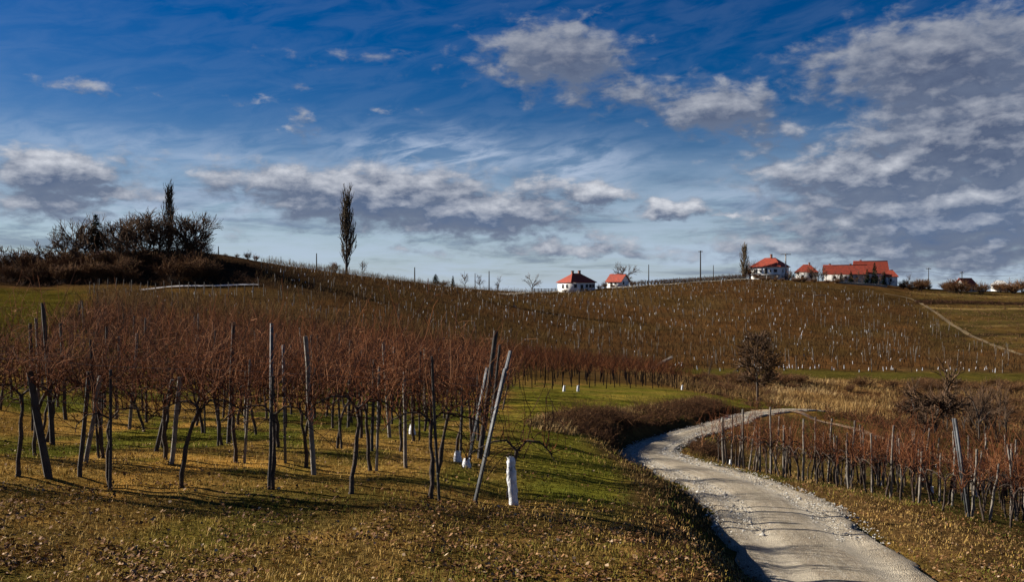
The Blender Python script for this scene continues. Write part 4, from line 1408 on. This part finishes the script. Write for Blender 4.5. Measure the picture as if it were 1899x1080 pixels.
for i, (px, Y, top) in enumerate([(1505, 332, 490), (1518, 330, 492), (1490, 330, 500), (1532, 328, 500), (1470, 331, 502), (1545, 325, 508)]):
    q, h = tall(px, Y, top); plant('small_bare_tree', BTS[i % 3], q, h, 1.1, 'dark leafless tree between white house and long farmhouse', 'tree', 'trees between white house and farmhouse')
for i, (px, Y, top, w) in enumerate([(1622, 326, 486, .8), (1608, 327, 497, .9), (1578, 328, 502, 1.1), (1640, 326, 503, .9), (1560, 328, 505, 1.2)]):
    q, h = tall(px, Y, top); plant('conifer_tree', CO[i % 2], q, h, w, 'dark conifer in front of the long farmhouse', 'tree', 'conifers before the farmhouse', None, M['conifer'])
q, h = tall(1683, 345, 507); plant('small_bare_tree', BTS[2], q, h, 1.4, 'round bare tree right of the farmhouse annex', 'tree')
for i in range(26):
    px = rng.uniform(1665, 1900); q, h = tall(px, rng.uniform(322, 345), rng.uniform(513, 526)); plant('bare_bush', BU[i % 4], q, max(h, 1.5), 1.3, 'dark leafless bush in the hedge along the right ridge', 'bush', 'hedge bushes on the right ridge', None, M['twig'], ('stems', 'twigs'))
for i in range(16):
    px = rng.uniform(1400, 1560); Y = rng.uniform(312, 322); q = at(px, Y); plant('bare_bush', BU[i % 4], q, rng.uniform(1.2, 2.4), 1.6, 'low dark bush on the slope below the white house', 'bush', 'bushes below the white house', None, M['twig'], ('stems', 'twigs'))
for px, Y, h, lab in [(1048, 294, 1.6, 'low dark bush before the lit end of the hipped house'), (1112, 301, 2.2, 'dark bush at the right corner of the hipped house'), (1122, 305, 2.6, 'dark bush at the left corner of the small red house'), (1138, 302, 1.4, 'low bush before the small red roofed house'), (1172, 311, 2.4, 'dark bush beside the gable of the small red house'), (1402, 330, 2.4, 'dark bush at the left corner of the white house'), (1462, 330, 3.2, 'tall bush beside the pale concrete pole'), (1440, 328, 1.8, 'low bush below the terrace of the white house'), (1088, 294, 1.5, 'low bush before the shaded front of the hipped house')]:
    plant('bare_bush', BU[int(px) % 4], at(px, Y), h, 1.3, lab, 'bush', None, None, M['twig'], ('stems', 'twigs'))
for i, (px, Y, top, w) in enumerate([(1552, 322, 503, 1.3), (1566, 323, 507, 1.2), (1592, 323, 500, 1.2), (1600, 324, 506, 1.3), (1630, 324, 500, 1.1), (1648, 325, 510, 1.3), (1482, 326, 498, 1.2), (1512, 326, 496, 1.3), (1525, 325, 503, 1.3), (1463, 327, 498, 1.1)]):
    q, h = tall(px, Y, top); plant('small_bare_tree', BTS[i % 3], q, max(h, 2), w, 'dark twiggy garden tree standing before the farm buildings', 'tree', 'garden trees before the farm buildings')
# tree at the road and thicket on the right
LT = leader_tree(95, 44, 1, .24, .0044)
b = hit(1405, 750, 30)
q, h = tall(1405, float(b[1]), 617); plant('roadside_tree', LT, q, h, 1.0, 'dark bare tree with straight trunk standing beyond the road', 'tree', None, None, M['twig'])
THK = [bare_tree(s, (6, 5, 5, 4), (.9, .7, .7, .6), .2, .02, .0060, .03) for s in (81, 82)]
for i, (px, Y, top, w) in enumerate([(1735, 50, 660, .8), (1712, 46, 735, 1.0), (1700, 55, 700, .8)]):
    q, h = tall(px, Y, top); plant('thicket_tree', THK[i % 2], q, h, w, ['tall slender bare tree rising from the valley thicket', 'low dark many branched tree in the valley thicket', 'mid sized bare tree behind the low dark thicket tree'][i], 'tree')
for i in range(20):
    px = rng.uniform(1700, 1900); q, h = tall(px, rng.uniform(48, 66), rng.uniform(690, 735)); plant('small_bare_tree', BTS[i % 3], q, max(h, 1.5), .6, 'slender bare sapling in the thicket at the valley side', 'tree', 'saplings in the valley thicket', None, M['scrub'])
GZ = 'rust brown bushes in the valley'
for i in range(58):
    px = rng.uniform(1290, 1900); Y = rng.uniform(92, 101) if i < 36 else rng.uniform(62, 84)
    if i >= 36 and 1430 < px < 1640: px += 220
    q = at(px, Y)
    plant('bare_bush', BU[i % 4], q, rng.uniform(.8, 1.7), 1.7, 'rust brown leafless bush in the valley below hillside vineyard', 'bush', GZ, M['treebark'], M['scrub'], ('stems', 'twigs'))
q, h = tall(1315, 95, 660); plant('small_bare_tree', BTS[0], q, max(h, 3), .5, 'pale thin sapling left of the dark roadside tree', 'tree', None, None, M['poplar'])

# ------------------------------------------------------------------ buildings
def house(name, label, px, Y, L, Wd, Hw, Hr, rot, kind='hip', wall='plaster', roof='tile', wins=(), doors=(), chims=(), over=.5, cat='house', ridge_in=None, base=None):
    q = at(px, Y) if base is None else np.array(base, float)
    o = thing(name, label, cat, q, rot)
    x, y = L / 2, Wd / 2
    mb = MB()
    mb.box(-x, x, -y, y, -1.5, Hw)
    if kind == 'gable':
        for s in (-1, 1):
            mb.add([(s * x, -y, Hw), (s * x, y, Hw), (s * x, 0, Hw + Hr)], [(0, 1, 2)])
    obj('wall', mb.mesh('wall'), M[wall], o)
    mb = MB()
    X, Yv, th = x + over, y + over, .18
    drop = Hr * over / y
    z0 = Hw - drop + .02; z1 = Hw + Hr + .02
    rx = X if kind == 'gable' else (x - y * .75 if ridge_in is None else x - ridge_in)
    for dz in (0, th):
        mb.poly([(-X, -Yv, z0 + dz), (X, -Yv, z0 + dz), (rx, 0, z1 + dz), (-rx, 0, z1 + dz)])
        mb.poly([(X, Yv, z0 + dz), (-X, Yv, z0 + dz), (-rx, 0, z1 + dz), (rx, 0, z1 + dz)])
        if kind == 'hip':
            mb.poly([(X, -Yv, z0 + dz), (X, Yv, z0 + dz), (rx, 0, z1 + dz)])
            mb.poly([(-X, Yv, z0 + dz), (-X, -Yv, z0 + dz), (-rx, 0, z1 + dz)])
    c = [(-X, -Yv), (X, -Yv), (X, Yv), (-X, Yv)]
    if kind == 'hip':
        for i in range(4):
            a, b2 = c[i], c[(i + 1) % 4]
            mb.poly([(*a, z0), (*b2, z0), (*b2, z0 + th), (*a, z0 + th)])
    else:
        for i in (0, 2):
            a, b2 = c[i], c[(i + 1) % 4]
            mb.poly([(*a, z0), (*b2, z0), (*b2, z0 + th), (*a, z0 + th)])
        for s in (-1, 1):
            for t in (-1, 1):
                mb.poly([(s * X, t * Yv, z0), (s * X, 0, z1), (s * X, 0, z1 + th), (s * X, t * Yv, z0 + th)])
    # ridge cap
    mb.box(-rx, rx, -.16, .16, z1 + th - .06, z1 + th + .10)
    rf = obj('roof', mb.mesh('roof'), M[roof], o)
    for (cx, cy, ch) in chims:
        mb = MB(); zt = z1 + ch
        mb.box(cx - .35, cx + .35, cy - .35, cy + .35, Hw, zt)
        mb.box(cx - .45, cx + .45, cy - .45, cy + .45, zt, zt + .15)
        obj('chimney', mb.mesh('chimney'), M['brick'], rf)
    def place_face(face, u, z, w, h, nm, m_):
        """framed opening, its pane set back inside the frame"""
        fr = MB(); pn = MB(); d = .06; fw = .10
        def bx(mb_, u0, u1, z0_, z1_, d0, d1):
            if face == 'f': mb_.box(u0, u1, -y - d1, -y - d0, z0_, z1_)
            elif face == 'b': mb_.box(u0, u1, y + d0, y + d1, z0_, z1_)
            elif face == 'l': mb_.box(-x - d1, -x - d0, u0, u1, z0_, z1_)
            else: mb_.box(x + d0, x + d1, u0, u1, z0_, z1_)
        bx(fr, u - w / 2 - fw, u - w / 2, z - fw, z + h + fw, .003, d); bx(fr, u + w / 2, u + w / 2 + fw, z - fw, z + h + fw, .003, d)
        bx(fr, u - w / 2, u + w / 2, z + h, z + h + fw, .003, d); bx(fr, u - w / 2, u + w / 2, z - fw, z, .003, d + .05)
        bx(pn, u - w / 2, u + w / 2, z, z + h, .003, .025)
        f_ = obj(nm, fr.mesh(nm), M['frame'], o)
        obj('pane' if nm == 'window' else 'door_leaf', pn.mesh('pane'), m_, f_)
    for wn in wins: place_face(*wn, 'window', M['glass'])
    for dn in doors: place_face(*dn, 'door', M['darkwood'])
    return o

house('farmhouse', 'hipped red roofed white house beside the ridge road and pale fence', 1069, 299, 9.6, 8.2, 3.2, 2.6, R(30), 'hip', 'plaster', 'tile',
      [('l', -1.6, 1.1, 1.3, 1.2), ('l', 1.0, 1.1, 1.3, 1.2), ('f', -3.2, 1.2, 1.1, 1.1), ('f', 1.4, 1.3, 1.0, 1.0), ('f', 2.8, 1.3, 1.0, 1.0), ('f', 4.0, 1.3, .9, 1.0)], [('f', -.6, 0.2, 1.1, 2.0)], [(-1.4, .3, 1.0), (1.0, -.2, 1.1)])
house('small_house', 'small white house with steep red gable roof before a round tree', 1146, 308, 6.2, 4.4, 2.2, 2.1, R(-45), 'gable', 'plaster', 'tile',
      [('f', .6, 1.0, .8, .8), ('r', -.9, .9, .8, 1.0)], [('f', -1.2, .1, .9, 1.9)], [])
wh = house('white_house', 'large white house with hipped red roof and dark chimney', 1428, 337, 11.2, 9.0, 5.0, 3.0, R(-38), 'hip', 'plaster', 'tile',
      [('f', -3.9, 2.7, 1.3, 1.1), ('f', -1.8, 2.8, .8, .8), ('f', 1.9, 2.8, .7, .8), ('f', 3.9, 2.7, 1.3, 1.1), ('r', -1.5, 2.7, 1.1, 1.2), ('r', 2, 2.7, 1.1, 1.2)], [('f', .2, 2.0, 1.0, 2.2)], [(.4, .2, 1.5)])
mb = MB(); mb.box(-5.4, 5.8, -7.2, -4.53, 1.55, 1.75); mb.box(-5.4, 5.8, -7.2, -7.1, 1.75, 2.0)
for xx in (-5.3, -2, 1.5, 5.6): mb.box(xx - .12, xx + .12, -7.05, -6.8, -1, 1.55)
obj('terrace', mb.mesh('terrace'), M['concrete'], wh)
house('back_house', 'half hidden house with dull red hipped roof behind the bare trees', 1496, 350, 8, 7, 3.8, 2.6, R(-20), 'hip', 'greyplaster', 'tile', [('f', -1.5, 1.3, 1, 1.1), ('f', 1.8, 1.3, 1, 1.1)], [], [(1, 0, .9)])
house('long_barn', 'low long wing with orange red roof left of the main farm roof', 1567, 341, 15, 7, 3.0, 3.2, R(-16), 'gable', 'greyplaster', 'tile', [('f', -4, 1.0, .9, .9), ('f', 0, 1.0, .9, .9), ('f', 4, 1.0, .9, .9)], [('f', 2, .1, 1.2, 2)], [(-5.5, .2, .6), (2.0, .3, .5)])
house('main_farmhouse', 'tall farmhouse with the largest red roof behind dark conifers', 1614, 345, 11.5, 9, 4.1, 4.4, R(-14), 'gable', 'plaster', 'tile', [('f', -4, 1.6, 1.1, 1.2), ('f', -1.5, 1.6, 1.1, 1.2), ('f', 1.5, 1.6, 1.1, 1.2), ('f', 4, 1.6, 1.1, 1.2)], [('f', 0, .2, 1.1, 2.1)], [(-3.5, .6, .5)])
house('annex_house', 'small white annex with red roof at the right end of farmhouse', 1652, 338, 4.6, 4.2, 3.6, 2.0, R(-24), 'hip', 'plaster', 'tile', [('f', 0, 1.5, .8, 1.0)], [], [])
house('red_cottage', 'little red roofed cottage among bushes on the right ridge', 1790, 336, 6, 5, 2.3, 2.4, R(24), 'gable', 'greyplaster', 'tile', [('f', -1, 1, .8, .8)], [('f', 1.2, .1, .9, 1.8)], [])
house('edge_house', 'white house with pale roof at the far right of the ridge', 1854, 350, 6, 5, 2.6, 1.4, R(-30), 'hip', 'plaster', 'frame', [('f', -1.6, 1.4, 1, 1), ('f', 1.6, 1.4, 1, 1)], [], [])
house('knoll_hut', 'small pale hut half hidden in the knoll thicket', 190, 167, 2.6, 2.2, 2.6, .5, R(-30), 'gable', 'plaster', 'tile_dark', [('f', .5, 1.6, .6, .6)], [], [], .3, 'hut')

# fence beside the hipped house, stone wall before the farm
def fence(label, pts, n, hgt, matl):
    o = thing('rail_fence', label, 'fence', pts[0])
    b0 = np.array(pts[0])
    P = np.array([b0 + (np.array(pts[1]) - b0) * i / (n - 1) for i in range(n)])
    P[:, 2] = ground(P[:, 0], P[:, 1])
    for p_ in P:
        mb = MB(); a = p_ - b0; mb.box(a[0] - .12, a[0] + .12, a[1] - .12, a[1] + .12, a[2] - .3, a[2] + hgt)
        obj('post', mb.mesh('fence_post'), matl, o)
    for zz in (hgt * .5, hgt * .85):
        V, Q = tubes((P - b0 + (0, -.16, zz))[None], np.full((1, n), .08), 4)
        obj('rail', mesh_np('rail', V, Q), matl, o)
fence('pale rail fence left of the hipped red roofed house', [at(985, 300), at(1036, 301)], 9, 1.4, M['wood'])
a0, a1 = at(1550, 322), at(1645, 322)
nw = 34
sw = thing('stone_wall', 'low pale dry stone wall before the long farmhouse', 'wall', a0)
stone_m = []
for i in range(5):
    rg = np.random.default_rng(500 + i); mb = MB(); mb.box(-.33, .33, -.22, .22, -.22, .22)
    mb.V[0] = mb.V[0] * rg.uniform(.75, 1.15, (8, 3)); m_ = mb.mesh('stone'); m_.materials.append(M['stone']); stone_m.append(m_)
for i in range(nw):
    for lay in range(2):
        t = (i + .5 * lay) / nw; x_ = a0[0] + (a1[0] - a0[0]) * t; y_ = a0[1]
        obj('stone', stone_m[int(rng.integers(0, 5))], None, sw, (x_ - a0[0], 0, gz(x_, y_) - a0[2] + .1 + lay * .36), float(rng.normal(0, .12)))

# ------------------------------------------------------------------ poles
def pole(px, Y, top, label, matl='darkwood', r=.14, arm=0, group=None, lamps=False):
    q = at(px, Y); h = (540 - top) / F * Y - q[2]
    o = thing('utility_pole', label, 'pole', q, 0, group)
    V, Q = tubes(np.array([[(0, 0, -.5), (0, 0, h * .5), (0, 0, h)]]), np.array([[r, r * .85, r * .65]]), 8)
    obj('shaft', mesh_np('shaft', V, Q, True), M[matl], o)
    if arm:
        mb = MB(); mb.box(-arm, arm, -.08, .08, h - .5, h - .3)
        ao = obj('cross_arm', mb.mesh('cross_arm'), M['darkwood'], o)
        for xx in (-arm * .9, -arm * .35, arm * .35, arm * .9):
            V, Q = tubes(np.array([[(xx, 0, h - .3), (xx, 0, h - .2), (xx, 0, h - .05)]]), np.array([[.04, .08, .05]]), 6)
            obj('insulator', mesh_np('insulator', V, Q), M['concrete'], ao)
    return o
pole(405, 188, 457, 'thin dark pole on the ridge right of the knoll', r=.13)
pole(521, 218, 476, 'short thin pole on the ridge left of the lone poplar', r=.10)
pole(587, 226, 470, 'dark pole on the ridge just left of the lone poplar', r=.17)
pole(769, 256, 496, 'dark pole on the falling ridge right of the lone poplar', r=.20)
pole(881, 284, 507, 'thin pole between the bare trees in the ridge dip', r=.15)
pole(907, 284, 503, 'double height pole between the bare trees of the ridge dip', r=.2)
pole(1203, 318, 491, 'dark pole right of the small red roofed house', r=.2)
pole(1299, 345, 465, 'tall slim pole standing behind the ridge vineyard', r=.3, arm=.9)
pole(1323, 326, 492, 'short pole at the ridge road before the ridge vineyard', r=.17)
pole(1457, 331, 470, 'pale concrete pole with cross arm beside the white house', 'concrete', .34, 1.9)
pa = pole(1722, 344, 497, 'thin dark pole with cross arm on the right ridge', r=.17, arm=1.0)
pb = pole(1784, 344, 504, 'dark pole above the little red roofed cottage', r=.2, arm=.8)
A = np.array([pa.location.x, 344, (540 - 503) / F * 344]); B = np.array([pb.location.x, 344, (540 - 509) / F * 344])
for i, (s, e, lab) in enumerate([(A, B, 'power line sagging between the two poles on right ridge'), (B, B + (24, 4, -.3), 'power line running right from the pole above red cottage'), (A + (-22, 0, .4), A, 'power line running left from the thin pole with cross arm')]):
    t = np.linspace(0, 1, 12)
    P = s + np.outer(t, e - s); P[:, 2] -= np.sin(t * math.pi) * .5
    V, Q = tubes(P[None], np.full((1, 12), .05), 3)
    tag(obj('power_line', mesh_np('power_line', V, Q), M['wire']), lab, 'wire')

# dark band of vines on the ridge between the houses (rows seen end on)
xb = []
for Y in np.arange(316, 344, 3.0):
    x_ = np.arange((1172 - 949.5) / F * Y, (1385 - 949.5) / F * Y, 1.2)
    xb.append(np.column_stack([x_, np.full(len(x_), Y)]))
vine_mass('ridge_vine_rows', np.concatenate(xb), 6, 3, 3, .04, 1.9, .9, 'dark vine rows on the ridge behind the road', M['cane_far'], (0, .5))

# heap of grey poles at the foot of the hillside vineyard
b = hit(1222, 688, 60)
hp = thing('pole_heap', 'slanting heap of grey poles at the foot of hillside vineyard', 'pole heap', b)
for i in range(9):
    y0 = rng.uniform(-.3, .3); z0 = .08 + .10 * (i % 3); L = rng.uniform(2.2, 3.4)
    P = np.array([[(-.9 + rng.normal(0, .1), y0, z0), (.3, y0 + .05, z0 + .75), (.3 + L * .45, y0 + rng.normal(0, .1), z0 + L * .5)]])
    V, Q = tubes(P, np.full((1, 3), .06), 6)
    obj('heap_pole', mesh_np('heap_pole', V, Q, True), M['wood'], hp)
# pale wooden frame at the top of the hillside
f0 = hit(1509, 562, 150); Yf = f0[1]; wf = 22 / F * Yf; hf = 15 / F * Yf
fo = thing('wooden_frame', 'pale open wooden frame at the top of hillside vineyard', 'frame', f0)
for nm, bxx in (('upright', (-.09, .09, -.09, .09, -.4, hf)), ('upright', (wf - .09, wf + .09, -.09, .09, -.4, hf)), ('crossbar', (.09, wf - .09, -.08, .08, hf - .25, hf - .05))):
    mb = MB(); mb.box(*bxx); obj(nm, mb.mesh(nm), M['wood'], fo)
